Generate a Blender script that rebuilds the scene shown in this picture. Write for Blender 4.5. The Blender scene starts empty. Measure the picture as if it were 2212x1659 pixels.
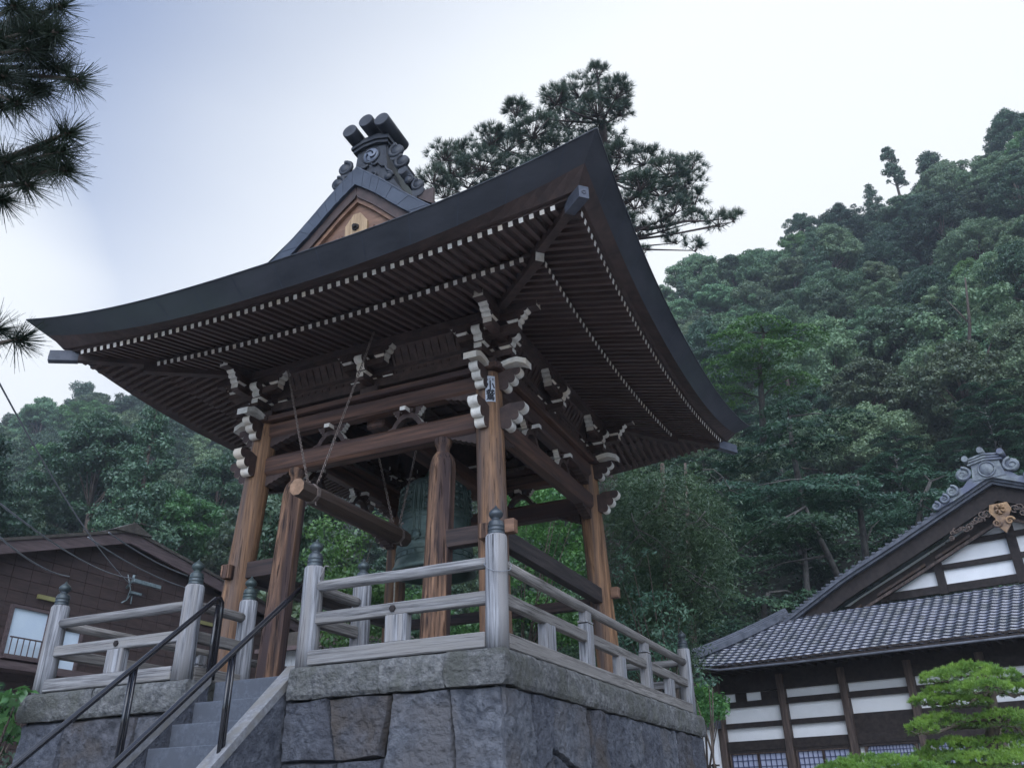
import bpy, bmesh, math, random
import numpy as np
from mathutils import Vector, Matrix, noise
random.seed(7)
rng = np.random.default_rng(7)
PI = math.pi
sc = bpy.context.scene
COL = sc.collection

# ------------------------------------------------------------------ camera
FPX, CW, CH = 1803.35, 2212., 1659.
_y, _p, _r = [math.radians(a) for a in (24.103, 27.008, -1.29)]
FW = Vector((-math.sin(_y)*math.cos(_p), math.cos(_y)*math.cos(_p), math.sin(_p)))
_R0 = Vector((math.cos(_y), math.sin(_y), 0)); _U0 = _R0.cross(FW)
RT = _R0*math.cos(_r) + _U0*math.sin(_r); UP = _U0*math.cos(_r) - _R0*math.sin(_r)
CAM = Vector((6.333, -11.074, -1.33))
cd = bpy.data.cameras.new('camera'); cam = bpy.data.objects.new('camera', cd); COL.objects.link(cam)
cd.sensor_width = 36; cd.sensor_fit = 'HORIZONTAL'; cd.lens = FPX/CW*36; cd.clip_start = .05; cd.clip_end = 3000
cam.matrix_world = Matrix(((RT.x, UP.x, -FW.x, CAM.x), (RT.y, UP.y, -FW.y, CAM.y), (RT.z, UP.z, -FW.z, CAM.z), (0, 0, 0, 1)))
sc.camera = cam

def at(x, y, X=None, Y=None, Z=None, D=None):
    "turn a pixel of the photograph (2212 wide) into a point of the place"
    d = FW + RT*((x-CW/2)/FPX) + UP*((CH/2-y)/FPX)
    if X is not None: t = (X-CAM.x)/d.x
    elif Y is not None: t = (Y-CAM.y)/d.y
    elif Z is not None: t = (Z-CAM.z)/d.z
    else: t = D
    return CAM + d*t

# ------------------------------------------------------------------ render, sky, fill lamp
sc.render.engine = 'CYCLES'
sc.cycles.use_denoising = True
sc.cycles.max_bounces = 6; sc.cycles.diffuse_bounces = 3; sc.cycles.transparent_max_bounces = 8
sc.cycles.use_adaptive_sampling = True; sc.cycles.adaptive_threshold = .02
sc.view_settings.view_transform = 'Standard'; sc.view_settings.look = 'None'
sc.view_settings.exposure = 1.38; sc.view_settings.gamma = 1; sc.view_settings.use_curve_mapping = False
FILL_EL, FILL_AZ = math.radians(42), math.radians(162)     # azimuth from +Y towards +X: soft fill lamp added behind the camera for open-sky light
w = bpy.data.worlds.new('World'); sc.world = w; w.use_nodes = True
nt = w.node_tree; nt.nodes.clear()
def N(t, k, **kw):
    n = t.nodes.new(k)
    for a, b in kw.items(): setattr(n, a, b)
    return n
out = N(nt, 'ShaderNodeOutputWorld'); bg = N(nt, 'ShaderNodeBackground'); bg.inputs[1].default_value = .068
sky = N(nt, 'ShaderNodeTexSky', sky_type='NISHITA', sun_disc=False)
sky.sun_elevation = FILL_EL; sky.sun_rotation = FILL_AZ; sky.air_density = 1.0; sky.dust_density = .4; sky.ozone_density = 2.5
cl = N(nt, 'ShaderNodeBackground'); cl.inputs[0].default_value = (.835, .915, 1.0, 1); cl.inputs[1].default_value = .44
geo = N(nt, 'ShaderNodeTexCoord')
def vmath(op, a, b=None):
    n = N(nt, 'ShaderNodeVectorMath', operation=op); nt.links.new(a, n.inputs[0])
    if b is not None: n.inputs[1].default_value = b
    return n
def fmath(op, a, b=None, c=None, clamp=False):
    n = N(nt, 'ShaderNodeMath', operation=op); n.use_clamp = clamp
    for i, v in enumerate((a, b, c)):
        if v is None: continue
        if isinstance(v, (int, float)): n.inputs[i].default_value = v
        else: nt.links.new(v, n.inputs[i])
    return n.outputs[0]
def skydir(az, el):
    az, el = math.radians(az), math.radians(el)
    return (math.sin(az)*math.cos(el), math.cos(az)*math.cos(el), math.sin(el))
dirv = geo.outputs['Generated']
# bright veil of cloud round the hidden solar disc, a low bank of cloud in the west, streaks of thin cloud between
d1 = vmath('DOT_PRODUCT', dirv, skydir(12, 46)).outputs['Value']
d2 = vmath('DOT_PRODUCT', dirv, skydir(-66, 22)).outputs['Value']
nz = N(nt, 'ShaderNodeTexNoise'); nz.inputs['Scale'].default_value = 1.5; nz.inputs['Detail'].default_value = 3; nz.inputs['Roughness'].default_value = .52
mp = N(nt, 'ShaderNodeMapping'); mp.inputs['Scale'].default_value = (1, 1, 2.6); mp.inputs['Rotation'].default_value = (.2, .35, 0)
nt.links.new(dirv, mp.inputs[0]); nt.links.new(mp.outputs[0], nz.inputs[0])
nf = fmath('MULTIPLY_ADD', nz.outputs[0], .55, -.28)
def veil(d, lo, hi, k=1.0):
    mr = N(nt, 'ShaderNodeMapRange', interpolation_type='SMOOTHSTEP')
    nt.links.new(fmath('ADD', d, fmath('MULTIPLY', nf, k)), mr.inputs[0]); mr.inputs[1].default_value = lo; mr.inputs[2].default_value = hi
    return mr.outputs[0]
sx_ = N(nt, 'ShaderNodeSeparateXYZ'); nt.links.new(dirv, sx_.inputs[0])
v1 = veil(fmath('ADD', d1, fmath('MULTIPLY_ADD', sx_.outputs[2], -.9, .9)), .82, 1.20, .16); v2 = veil(d2, .925, .992, .10)
v3 = veil(nz.outputs[0], .45, 1.6, .3)
msk = fmath('MAXIMUM', fmath('MAXIMUM', v1, v2), v3, clamp=True)
msk = fmath('MULTIPLY_ADD', msk, .96, .04, clamp=True)
mx = N(nt, 'ShaderNodeMixShader'); nt.links.new(msk, mx.inputs[0]); nt.links.new(bg.outputs[0], mx.inputs[1]); nt.links.new(cl.outputs[0], mx.inputs[2])
ti = N(nt, 'ShaderNodeMixRGB', blend_type='MULTIPLY'); ti.inputs[0].default_value = 1; ti.inputs[2].default_value = (.93, .98, 1.16, 1); nt.links.new(sky.outputs[0], ti.inputs[1]); nt.links.new(ti.outputs[0], bg.inputs[0]); nt.links.new(mx.outputs[0], out.inputs[0])
# bright cloud added to the unseen sky behind the camera, lighting the foreground
d3 = vmath('DOT_PRODUCT', dirv, skydir(165, 42)).outputs['Value']
vb = veil(d3, .15, .95, .3); nt.links.new(fmath('MULTIPLY_ADD', vb, 1.65, .44), cl.inputs[1])
mc = N(nt, 'ShaderNodeMixRGB'); nt.links.new(vb, mc.inputs[0]); mc.inputs[1].default_value = (.93, .965, 1.0, 1); mc.inputs[2].default_value = (.80, .90, 1.0, 1); nt.links.new(mc.outputs[0], cl.inputs[0])
sl = bpy.data.lights.new('fill_sun', 'SUN'); sl.energy = 1.4; sl.angle = math.radians(70); sl.color = (.97, .98, 1)  # wide soft fill lamp added behind the camera
so = bpy.data.objects.new('fill_sun', sl); COL.objects.link(so)
so.rotation_euler = Vector(skydir(math.degrees(FILL_AZ), math.degrees(FILL_EL))).to_track_quat('Z', 'Y').to_euler()

# ------------------------------------------------------------------ materials
def C(r, g, b): return (r, g, b, 1)
def mat(name, c1, c2=None, scale=3., stretch=(1, 1, 1), rough=.75, bump=0., bscale=None, metal=0., detail=6, c3=None, objvar=0., spec=.35, ramp=(.35, .65), bdist=.02, crack=0.):
    m = bpy.data.materials.new(name); m.use_nodes = True; t = m.node_tree
    b = t.nodes['Principled BSDF']; b.inputs['Roughness'].default_value = rough; b.inputs['Metallic'].default_value = metal
    b.inputs['Specular IOR Level'].default_value = spec
    tc = N(t, 'ShaderNodeTexCoord'); mpp = N(t, 'ShaderNodeMapping'); mpp.inputs['Scale'].default_value = stretch
    oi = N(t, 'ShaderNodeObjectInfo'); ad = N(t, 'ShaderNodeVectorMath', operation='ADD')
    mu = N(t, 'ShaderNodeMath', operation='MULTIPLY'); mu.inputs[1].default_value = 37.
    t.links.new(oi.outputs['Random'], mu.inputs[0]); t.links.new(tc.outputs['Object'], ad.inputs[0]); t.links.new(mu.outputs[0], ad.inputs[1])
    t.links.new(ad.outputs[0], mpp.inputs[0])
    n1 = N(t, 'ShaderNodeTexNoise'); n1.inputs['Scale'].default_value = scale; n1.inputs['Detail'].default_value = detail; n1.inputs['Roughness'].default_value = .62
    t.links.new(mpp.outputs[0], n1.inputs[0])
    col = None
    if c2 is None: b.inputs['Base Color'].default_value = C(*c1)
    else:
        r = N(t, 'ShaderNodeValToRGB'); r.color_ramp.elements[0].position = ramp[0]; r.color_ramp.elements[1].position = ramp[1]
        r.color_ramp.elements[0].color = C(*c1); r.color_ramp.elements[1].color = C(*c2); t.links.new(n1.outputs[0], r.inputs[0]); col = r.outputs[0]
    if c3 is not None:      # large stains
        n2 = N(t, 'ShaderNodeTexNoise'); n2.inputs['Scale'].default_value = scale*.23; n2.inputs['Detail'].default_value = 4
        t.links.new(mpp.outputs[0], n2.inputs[0])
        r2 = N(t, 'ShaderNodeValToRGB'); r2.color_ramp.elements[0].position = .45; r2.color_ramp.elements[1].position = .62; t.links.new(n2.outputs[0], r2.inputs[0])
        mxx = N(t, 'ShaderNodeMixRGB'); t.links.new(r2.outputs[0], mxx.inputs[0]); t.links.new(col, mxx.inputs[1]); mxx.inputs[2].default_value = C(*c3); col = mxx.outputs[0]
    ck = None
    if crack:      # drying cracks running with the grain
        m5 = N(t, 'ShaderNodeMapping'); m5.inputs['Scale'].default_value = tuple(a*2.2 if a > 1 else a*.8 for a in stretch); t.links.new(ad.outputs[0], m5.inputs[0])
        n5 = N(t, 'ShaderNodeTexNoise'); n5.inputs['Scale'].default_value = scale; n5.inputs['Detail'].default_value = 3; t.links.new(m5.outputs[0], n5.inputs[0])
        r5 = N(t, 'ShaderNodeValToRGB'); r5.color_ramp.elements[0].position = .62; r5.color_ramp.elements[1].position = .66; t.links.new(n5.outputs[0], r5.inputs[0]); ck = r5.outputs[0]
        m6 = N(t, 'ShaderNodeMixRGB', blend_type='MULTIPLY'); m7 = N(t, 'ShaderNodeMath', operation='MULTIPLY'); m7.inputs[1].default_value = crack; t.links.new(ck, m7.inputs[0]); t.links.new(m7.outputs[0], m6.inputs[0]); t.links.new(col, m6.inputs[1]); m6.inputs[2].default_value = C(.22, .2, .2); col = m6.outputs[0]
    if objvar and col is not None:
        hs = N(t, 'ShaderNodeHueSaturation'); mr = N(t, 'ShaderNodeMapRange'); t.links.new(oi.outputs['Random'], mr.inputs[0])
        mr.inputs[3].default_value = 1-objvar; mr.inputs[4].default_value = 1+objvar
        t.links.new(mr.outputs[0], hs.inputs['Value']); t.links.new(col, hs.inputs['Color']); col = hs.outputs[0]
    if col is not None: t.links.new(col, b.inputs['Base Color'])
    if bump:
        bp = N(t, 'ShaderNodeBump'); bp.inputs['Strength'].default_value = bump; bp.inputs['Distance'].default_value = bdist
        if bscale:
            n3 = N(t, 'ShaderNodeTexNoise'); n3.inputs['Scale'].default_value = bscale; n3.inputs['Detail'].default_value = 8; n3.inputs['Roughness'].default_value = .65
            t.links.new(mpp.outputs[0], n3.inputs[0]); t.links.new(n3.outputs[0], bp.inputs['Height'])
        else: t.links.new(n1.outputs[0], bp.inputs['Height'])
        t.links.new(bp.outputs[0], b.inputs['Normal'])
    return m
def leafmat(name, c1, c2, hue=.03, val=.25, trans=.3, scale=1.6):
    m = bpy.data.materials.new(name); m.use_nodes = True; t = m.node_tree; t.nodes.clear()
    o = N(t, 'ShaderNodeOutputMaterial'); oi = N(t, 'ShaderNodeObjectInfo'); tc = N(t, 'ShaderNodeTexCoord')
    n1 = N(t, 'ShaderNodeTexNoise'); n1.inputs['Scale'].default_value = scale; n1.inputs['Detail'].default_value = 4; t.links.new(tc.outputs['Object'], n1.inputs[0])
    r = N(t, 'ShaderNodeValToRGB'); r.color_ramp.elements[0].position = .36; r.color_ramp.elements[1].position = .66
    r.color_ramp.elements[0].color = C(*c1); r.color_ramp.elements[1].color = C(*c2); t.links.new(n1.outputs[0], r.inputs[0])
    hs = N(t, 'ShaderNodeHueSaturation'); a = N(t, 'ShaderNodeMapRange'); a.inputs[3].default_value = .5-hue; a.inputs[4].default_value = .5+hue*.6
    t.links.new(oi.outputs['Random'], a.inputs[0]); t.links.new(a.outputs[0], hs.inputs['Hue'])
    mu = N(t, 'ShaderNodeMath', operation='MULTIPLY'); mu.inputs[1].default_value = 7.31; fr = N(t, 'ShaderNodeMath', operation='FRACT')
    t.links.new(oi.outputs['Random'], mu.inputs[0]); t.links.new(mu.outputs[0], fr.inputs[0])
    v = N(t, 'ShaderNodeMapRange'); v.inputs[3].default_value = 1-val; v.inputs[4].default_value = 1+val*1.4; t.links.new(fr.outputs[0], v.inputs[0]); t.links.new(v.outputs[0], hs.inputs['Value'])
    t.links.new(r.outputs[0], hs.inputs['Color'])
    df = N(t, 'ShaderNodeBsdfDiffuse'); tr = N(t, 'ShaderNodeBsdfTranslucent'); gl = N(t, 'ShaderNodeBsdfGlossy'); gl.inputs['Roughness'].default_value = .45
    gl.inputs[0].default_value = C(.5, .55, .6)
    ms = N(t, 'ShaderNodeMixShader'); ms.inputs[0].default_value = trans; ms2 = N(t, 'ShaderNodeMixShader'); ms2.inputs[0].default_value = .07
    t.links.new(hs.outputs[0], df.inputs[0]); t.links.new(hs.outputs[0], tr.inputs[0]); t.links.new(df.outputs[0], ms.inputs[1]); t.links.new(tr.outputs[0], ms.inputs[2])
    t.links.new(ms.outputs[0], ms2.inputs[1]); t.links.new(gl.outputs[0], ms2.inputs[2]); t.links.new(ms2.outputs[0], o.inputs[0])
    return m
VERT = (9, 9, .55); ALX = (.55, 9, 9); ALY = (9, .55, 9)
M = dict(
 pillar=mat('pillar_wood', (.06, .034, .023), (.37, .21, .115), 3.2, (7, 7, .35), .62, .7, None, c3=(.115, .085, .075), bdist=.014, detail=9, ramp=(.30, .72), crack=.8, spec=.2),
 postw=mat('post_wood', (.024, .019, .020), (.30, .175, .11), 3.2, (6, 6, .3), .8, 1.0, None, crack=.9, spec=.2, c3=(.06, .042, .042), bdist=.018),
 beamx=mat('beam_wood_x', (.045, .025, .020), (.15, .078, .052), 2.2, ALX, .6, .35, None, bdist=.012, c3=(.055, .034, .032)),
 beamy=mat('beam_wood_y', (.042, .024, .020), (.12, .064, .045), 2.2, ALY, .6, .35, None, bdist=.012, c3=(.05, .032, .03)),
 tiex=mat('tie_wood_x', (.022, .017, .018), (.065, .043, .038), 2.2, ALX, .65, .5, None, bdist=.012),
 tiey=mat('tie_wood_y', (.024, .022, .024), (.065, .053, .052), 2.2, ALY, .65, .5, None, bdist=.012),
 eave=mat('eave_wood', (.038, .028, .027), (.072, .048, .044), 3, (2, 2, 2), .6, .25, None, bdist=.008),
 rafter=mat('rafter_wood', (.055, .039, .037), (.095, .064, .058), 3, ALY, .6, .2, None, bdist=.006, objvar=.18),
 carve=mat('bracket_wood', (.038, .025, .023), (.078, .050, .043), 4, (2, 2, 2), .6, .3, None, bdist=.008, objvar=.15),
 paint=mat('white_paint', (.48, .46, .42), (.72, .70, .65), 9, (1, 1, 1), .65, .3, None, c3=(.58, .51, .42), bdist=.006, objvar=.14),
 grey_v=mat('weathered_wood_upright', (.085, .09, .10), (.345, .355, .38), 4.5, (8, 8, .4), .85, .8, None, crack=.7, spec=.2, c3=(.24, .235, .235), bdist=.01, objvar=.08),
 grey_x=mat('weathered_wood_x', (.08, .08, .085), (.285, .285, .29), 4.5, (.4, 9, 9), .85, .8, None, crack=.7, spec=.2, c3=(.21, .205, .2), bdist=.01, objvar=.1),
 grey_y=mat('weathered_wood_y', (.09, .085, .08), (.31, .295, .28), 4.5, (9, .4, 9), .85, .8, None, crack=.7, spec=.2, c3=(.21, .2, .19), bdist=.01, objvar=.1),
 copper=mat('roof_copper', (.030, .035, .045), (.055, .060, .074), 1.2, (1, 1, 3), .5, .12, 14, metal=.25, bdist=.01, c3=(.05, .065, .068)),
 verge=mat('verge_copper', (.035, .044, .062), (.058, .072, .097), 2.5, (1, 1, 1), .5, .12, 12, metal=.2, bdist=.006, objvar=.1),
 orn=mat('ornament_copper', (.020, .024, .032), (.05, .057, .07), 5, (1, 1, 1), .55, .3, 22, metal=.1, bdist=.01),
 shoe=mat('copper_shoe', (.06, .07, .09), (.10, .11, .14), 8, rough=.45, metal=.2),
 disc=mat('emblem_disc', (.13, .15, .20), (.20, .23, .29), 6, rough=.5),
 gablew=mat('gable_wood', (.13, .07, .045), (.28, .165, .105), 2.5, (1, 6, 7), .6, .3, None, bdist=.008, c3=(.15, .085, .06)),
 gableL=mat('gable_pale_wood', (.26, .175, .10), (.42, .30, .18), 3, (8, 6, .7), .6, .2, None, bdist=.006),
 giboshi=mat('finial_bronze', (.040, .050, .060), (.080, .095, .108), 6, (1, 1, 2), .42, .2, 20, metal=.4, bdist=.006, c3=(.055, .075, .075), objvar=.1),
 bronze=mat('bell_bronze', (.06, .09, .085), (.14, .19, .17), 4, (1, 1, 1.6), .5, .3, 26, metal=.45, bdist=.008, c3=(.05, .085, .07)),
 log=mat('log_wood', (.03, .024, .025), (.095, .07, .06), 2.4, ALY, .75, .7, None, crack=.8, bdist=.015, c3=(.06, .04, .03)),
 logend=mat('log_end_wood', (.16, .10, .065), (.32, .20, .13), 9, rough=.8),
 chain=mat('chain_steel', (.12, .09, .075), (.26, .22, .2), 20, rough=.55, metal=.5),
 cap=mat('cap_stone', (.075, .08, .085), (.25, .255, .255), 15, (1, 1, 1), .95, 1.0, 24, c3=(.12, .125, .115), objvar=.12, bdist=.07, detail=12, ramp=(.33, .68)),
 rock=mat('wall_stone', (.050, .057, .076), (.145, .157, .188), 9, (1, 1, 1), .85, 1.0, 20, c3=(.075, .08, .098), bdist=.07, detail=12),
 rockb=mat('wall_stone_pale', (.062, .070, .088), (.17, .182, .21), 9, (1, 1, 1), .85, 1.0, 20, c3=(.12, .12, .13), bdist=.07, detail=12),
 rockc=mat('wall_stone_dark', (.045, .048, .058), (.125, .128, .148), 9, (1, 1, 1), .85, 1.0, 20, c3=(.085, .075, .07), bdist=.07, detail=12),
 gap=mat('joint_shadow_mortar', (.02, .02, .022), (.04, .04, .04), 8, rough=.95),
 step=mat('step_granite', (.065, .076, .098), (.105, .118, .145), 30, rough=.7, bump=.15, bscale=60, bdist=.004, c3=(.075, .085, .105)),
 curb=mat('curb_granite', (.15, .155, .165), (.25, .255, .27), 25, rough=.75, bump=.2, bscale=50, bdist=.005, c3=(.18, .175, .165)),
 blackm=mat('black_handrail', (.012, .012, .016), None, rough=.18, spec=.8),
 dark=mat('hall_timber', (.012, .009, .009), (.032, .024, .022), 3, (3, 3, 3), .7, .4, None, bdist=.01),
 darkpost=mat('hall_post', (.03, .022, .02), (.11, .08, .068), 3, (6, 6, .5), .7, .4, None, bdist=.01),
 plaster=mat('plaster', (.74, .76, .78), (.82, .84, .86), 2, rough=.9, c3=(.72, .74, .75)),
 butt_shade=mat('tile_butt_shade', (.012, .014, .025), (.03, .034, .05), 9, rough=.8),  # tile butts, darkened: shadow gap under each course put into the colour
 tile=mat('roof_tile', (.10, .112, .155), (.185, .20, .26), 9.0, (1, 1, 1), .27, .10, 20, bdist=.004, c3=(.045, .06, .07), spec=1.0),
 ridge=mat('ridge_tile', (.055, .062, .078), (.11, .12, .145), 4, rough=.45, bump=.3, bscale=18, bdist=.01),
 ornhall=mat('hall_ornament_tile', (.10, .115, .14), (.23, .26, .27), 7, rough=.6, bump=.4, bscale=22, bdist=.01, c3=(.11, .125, .18)),
 gold=mat('gold_carving', (.22, .13, .065), (.42, .27, .15), 9, rough=.5, c3=(.12, .08, .06)),
 scroll=mat('scroll_carving', (.06, .045, .04), (.17, .13, .11), 12, rough=.7),
 glassp=mat('paper_window', (.30, .33, .46), (.38, .41, .54), 1.5, rough=.25, spec=.6),
 lattice=mat('lattice_bars', (.04, .05, .11), None, rough=.6),
 house=mat('house_siding', (.042, .030, .029), (.070, .048, .045), 2.5, (1, 1, 5), .75, .3, None, bdist=.01, objvar=.12),
 housetrim=mat('house_trim', (.075, .056, .058), (.13, .097, .098), 3, (6, .6, 6), .7, .3, None, bdist=.01),
 houseroof=mat('house_roof', (.05, .045, .04), (.09, .08, .07), 6, rough=.8, bump=.5, bscale=18),
 curtain=mat('window_pane', (.62, .74, .86), (.68, .80, .90), 2.0, rough=.12, spec=.6),
 yellow=mat('yellow_plate', (.20, .19, .08), (.26, .25, .11), 3, rough=.6),
 fixture=mat('fixture_metal', (.14, .18, .19), (.26, .33, .35), 8, rough=.4, metal=.3),
 wire=mat('wire', (.22, .24, .27), None, rough=.6),
 shedw=mat('shed_corrugated', (.5, .53, .56), (.62, .65, .68), 3, rough=.6),
 rope=mat('rope', (.35, .33, .28), (.5, .48, .42), 30, rough=.9),
 sticker=mat('paper_slip', (.42, .46, .52), (.50, .54, .60), 12, rough=.7),
 ink=mat('ink', (.02, .022, .03), None, rough=.7),
 bark=mat('bark', (.06, .048, .04), (.15, .12, .10), 6, (2, 2, .6), .9, .8, None, bdist=.03, objvar=.2),
 barkp=mat('pale_bark', (.045, .043, .042), (.115, .11, .10), 5, (2, 2, .7), .9, .6, None, bdist=.02),
 barkred=mat('pine_bark', (.04, .032, .032), (.10, .078, .072), 8, (2, 2, 1), .9, .9, None, bdist=.02),
 earth=mat('forest_floor', (.006, .008, .006), (.020, .024, .016), .5, rough=.95, bump=.5, bscale=2., bdist=.3, c3=(.012, .016, .011)),  # shade under the trees put into the floor colour
 gravel=mat('gravel', (.27, .265, .255), (.42, .41, .40), 40, rough=.95, bump=.5, bscale=90, bdist=.01),
 floor=mat('platform_floor', (.16, .16, .16), (.24, .24, .235), 8, rough=.9, bump=.3, bscale=30, bdist=.01),
)
LM = dict(
 broad=leafmat('leaf_broad', (.066, .13, .065), (.15, .235, .12), .05, .5),
 bright=leafmat('leaf_bright', (.065, .16, .05), (.125, .27, .075), .025, .2, .4),
 cedar=leafmat('leaf_cedar', (.04, .085, .05), (.08, .145, .075), .02, .25, .15),
 maple=leafmat('leaf_maple', (.025, .062, .036), (.058, .125, .065), .03, .2, .35),
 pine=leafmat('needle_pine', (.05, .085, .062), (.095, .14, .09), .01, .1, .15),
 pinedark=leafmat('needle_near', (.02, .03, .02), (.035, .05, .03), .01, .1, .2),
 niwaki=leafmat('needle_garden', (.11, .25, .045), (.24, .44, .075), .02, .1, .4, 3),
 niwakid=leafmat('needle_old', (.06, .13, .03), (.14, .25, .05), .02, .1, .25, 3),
 hedge=leafmat('leaf_hedge', (.05, .15, .045), (.12, .29, .07), .03, .15, .3),
 weep=leafmat('leaf_weeping', (.038, .075, .040), (.082, .145, .062), .02, .1, .25),
 camellia=leafmat('leaf_glossy', (.05, .12, .075), (.13, .24, .14), .02, .1, .2),
)

# ------------------------------------------------------------------ helpers
class MB:
    "collects shapes, then links them as ONE mesh object"
    def __init__(s): s.v = []; s.f = []; s.m = []; s.sm = []
    def add(s, vs, fs, m=0, smooth=False):
        o = len(s.v); s.v += [tuple(v) for v in vs]
        for i, f in enumerate(fs):
            s.f.append([o+k for k in f]); s.m.append(m if isinstance(m, int) else m[i]); s.sm.append(smooth)
        return s
    def box(s, c, sz, m=0, R=None, ch=0., taper=1.):
        "box with optional chamfered long edges; R a 3x3 matrix or None; m may be 6 slots (-x +x -y +y -z +z)"
        hx, hy, hz = [a/2 for a in sz]; c = Vector(c)
        if ch <= 0:
            vs = [Vector((x*(taper if z < 0 else 1), y*(taper if z < 0 else 1), z)) for z in (-hz, hz) for y in (-hy, hy) for x in (-hx, hx)]
            fs = [(0, 4, 6, 2), (1, 3, 7, 5), (0, 1, 5, 4), (2, 6, 7, 3), (0, 2, 3, 1), (4, 5, 7, 6)]; mm = m
        else:
            bm = bmesh.new(); bmesh.ops.create_cube(bm, size=1)
            for v in bm.verts: v.co = Vector((v.co.x*2*hx, v.co.y*2*hy, v.co.z*2*hz))
            bmesh.ops.bevel(bm, geom=bm.edges[:], offset=min(ch, hx*.6, hy*.6, hz*.6), segments=1, affect='EDGES')
            bm.normal_update(); vs = [v.co.copy() for v in bm.verts]; fs = [[v.index for v in f.verts] for f in bm.faces]
            if isinstance(m, int): mm = m
            else:
                mm = []
                for f in bm.faces:
                    n = f.normal; a = max(range(3), key=lambda i: abs(n[i]))
                    mm.append(m[a*2+(1 if n[a] > 0 else 0)] if abs(n[a]) > .99 else m[4])
            bm.free()
        vs = [(R @ v if R else v)+c for v in vs]
        return s.add(vs, fs, mm)
    def prism(s, poly, a, b, axis='y', m=0, mside=None, mcap=None, smooth=False):
        "polygon in the plane across the axis, extruded from a to b; mside: slot per edge"
        n = len(poly)
        def P(p, t): return {'x': (t, p[0], p[1]), 'y': (p[0], t, p[1]), 'z': (p[0], p[1], t)}[axis]
        vs = [P(p, a) for p in poly]+[P(p, b) for p in poly]
        fs = [[(i), (i+1) % n, n+(i+1) % n, n+i] for i in range(n)]
        ms = list(mside) if mside else [m]*n
        fs += [list(range(n))[::-1], [n+i for i in range(n)]]; ms += [m if mcap is None else mcap]*2
        return s.add(vs, fs, ms, smooth)
    def tube(s, pts, r, seg=8, m=0, cap=True, smooth=True, mcap=None, flat=1.):
        pts = [Vector(p) for p in pts]; n = len(pts); rr = r if isinstance(r, (list, tuple)) else [r]*n
        vs = []; up = None
        for i, p in enumerate(pts):
            d = (pts[min(i+1, n-1)]-pts[max(i-1, 0)]).normalized()
            if up is None:
                up = Vector((0, 0, 1)) if abs(d.z) < .9 else Vector((1, 0, 0))
            a = d.cross(up).normalized(); b = a.cross(d).normalized(); up = b
            for k in range(seg):
                t = 2*PI*(k+.5)/seg; vs.append(p+(a*math.cos(t)+b*math.sin(t)*flat)*rr[i])
        fs = [(i*seg+k, i*seg+(k+1) % seg, (i+1)*seg+(k+1) % seg, (i+1)*seg+k) for i in range(n-1) for k in range(seg)]
        s.add(vs, fs, m, smooth)
        if cap:
            o = len(s.v)-len(vs); mc = m if mcap is None else mcap
            s.f += [[o+k for k in range(seg)][::-1], [o+(n-1)*seg+k for k in range(seg)]]; s.m += [mc, mc]; s.sm += [False, False]
        return s
    def lathe(s, prof, c=(0, 0, 0), seg=16, m=0, smooth=True, tilt=None):
        c = Vector(c); vs = []
        for r, z in prof:
            for k in range(seg):
                t = 2*PI*(k+.5)/seg; v = Vector((r*math.cos(t), r*math.sin(t), z)); vs.append((tilt @ v if tilt else v)+c)
        n = len(prof); fs = [(i*seg+k, i*seg+(k+1) % seg, (i+1)*seg+(k+1) % seg, (i+1)*seg+k) for i in range(n-1) for k in range(seg)]
        s.add(vs, fs, m, smooth); o = len(s.v)-len(vs)
        s.f += [[o+k for k in range(seg)][::-1], [o+(n-1)*seg+k for k in range(seg)]]; s.m += [m, m]; s.sm += [False, False]
        return s
    def grid(s, nu, nv, fn, m=0, smooth=False):
        vs = [fn(i/nu, j/nv) for j in range(nv+1) for i in range(nu+1)]
        fs = [(j*(nu+1)+i, j*(nu+1)+i+1, (j+1)*(nu+1)+i+1, (j+1)*(nu+1)+i) for j in range(nv) for i in range(nu)]
        return s.add(vs, fs, m, smooth)
    def build(s, name, mats, parent=None, off=None):
        me = bpy.data.meshes.new(name)
        v = s.v if off is None else [(a[0]-off[0], a[1]-off[1], a[2]-off[2]) for a in s.v]
        me.from_pydata(v, [], s.f)
        for mm in (mats if isinstance(mats, (list, tuple)) else [mats]): me.materials.append(M[mm] if isinstance(mm, str) else mm)
        me.polygons.foreach_set('material_index', s.m); me.polygons.foreach_set('use_smooth', s.sm); me.update()
        o = bpy.data.objects.new(name, me); COL.objects.link(o)
        if parent is not None: o.parent = parent
        return o
def tag(o, label=None, cat=None, group=None, kind=None):
    for k, v in (('label', label), ('category', cat), ('group', group), ('kind', kind)):
        if v: o[k] = v
    return o
def thing(name, label, cat, loc=(0, 0, 0), rz=0, group=None):
    o = bpy.data.objects.new(name, None); COL.objects.link(o); o.location = loc; o.rotation_euler = (0, 0, rz); o.empty_display_size = .2
    return tag(o, label, cat, group)
def copy_tree(o, parent=None):
    c = o.copy(); COL.objects.link(c)
    if parent is not None: c.parent = parent
    for ch in list(o.children): copy_tree(ch, c)
    return c
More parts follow.
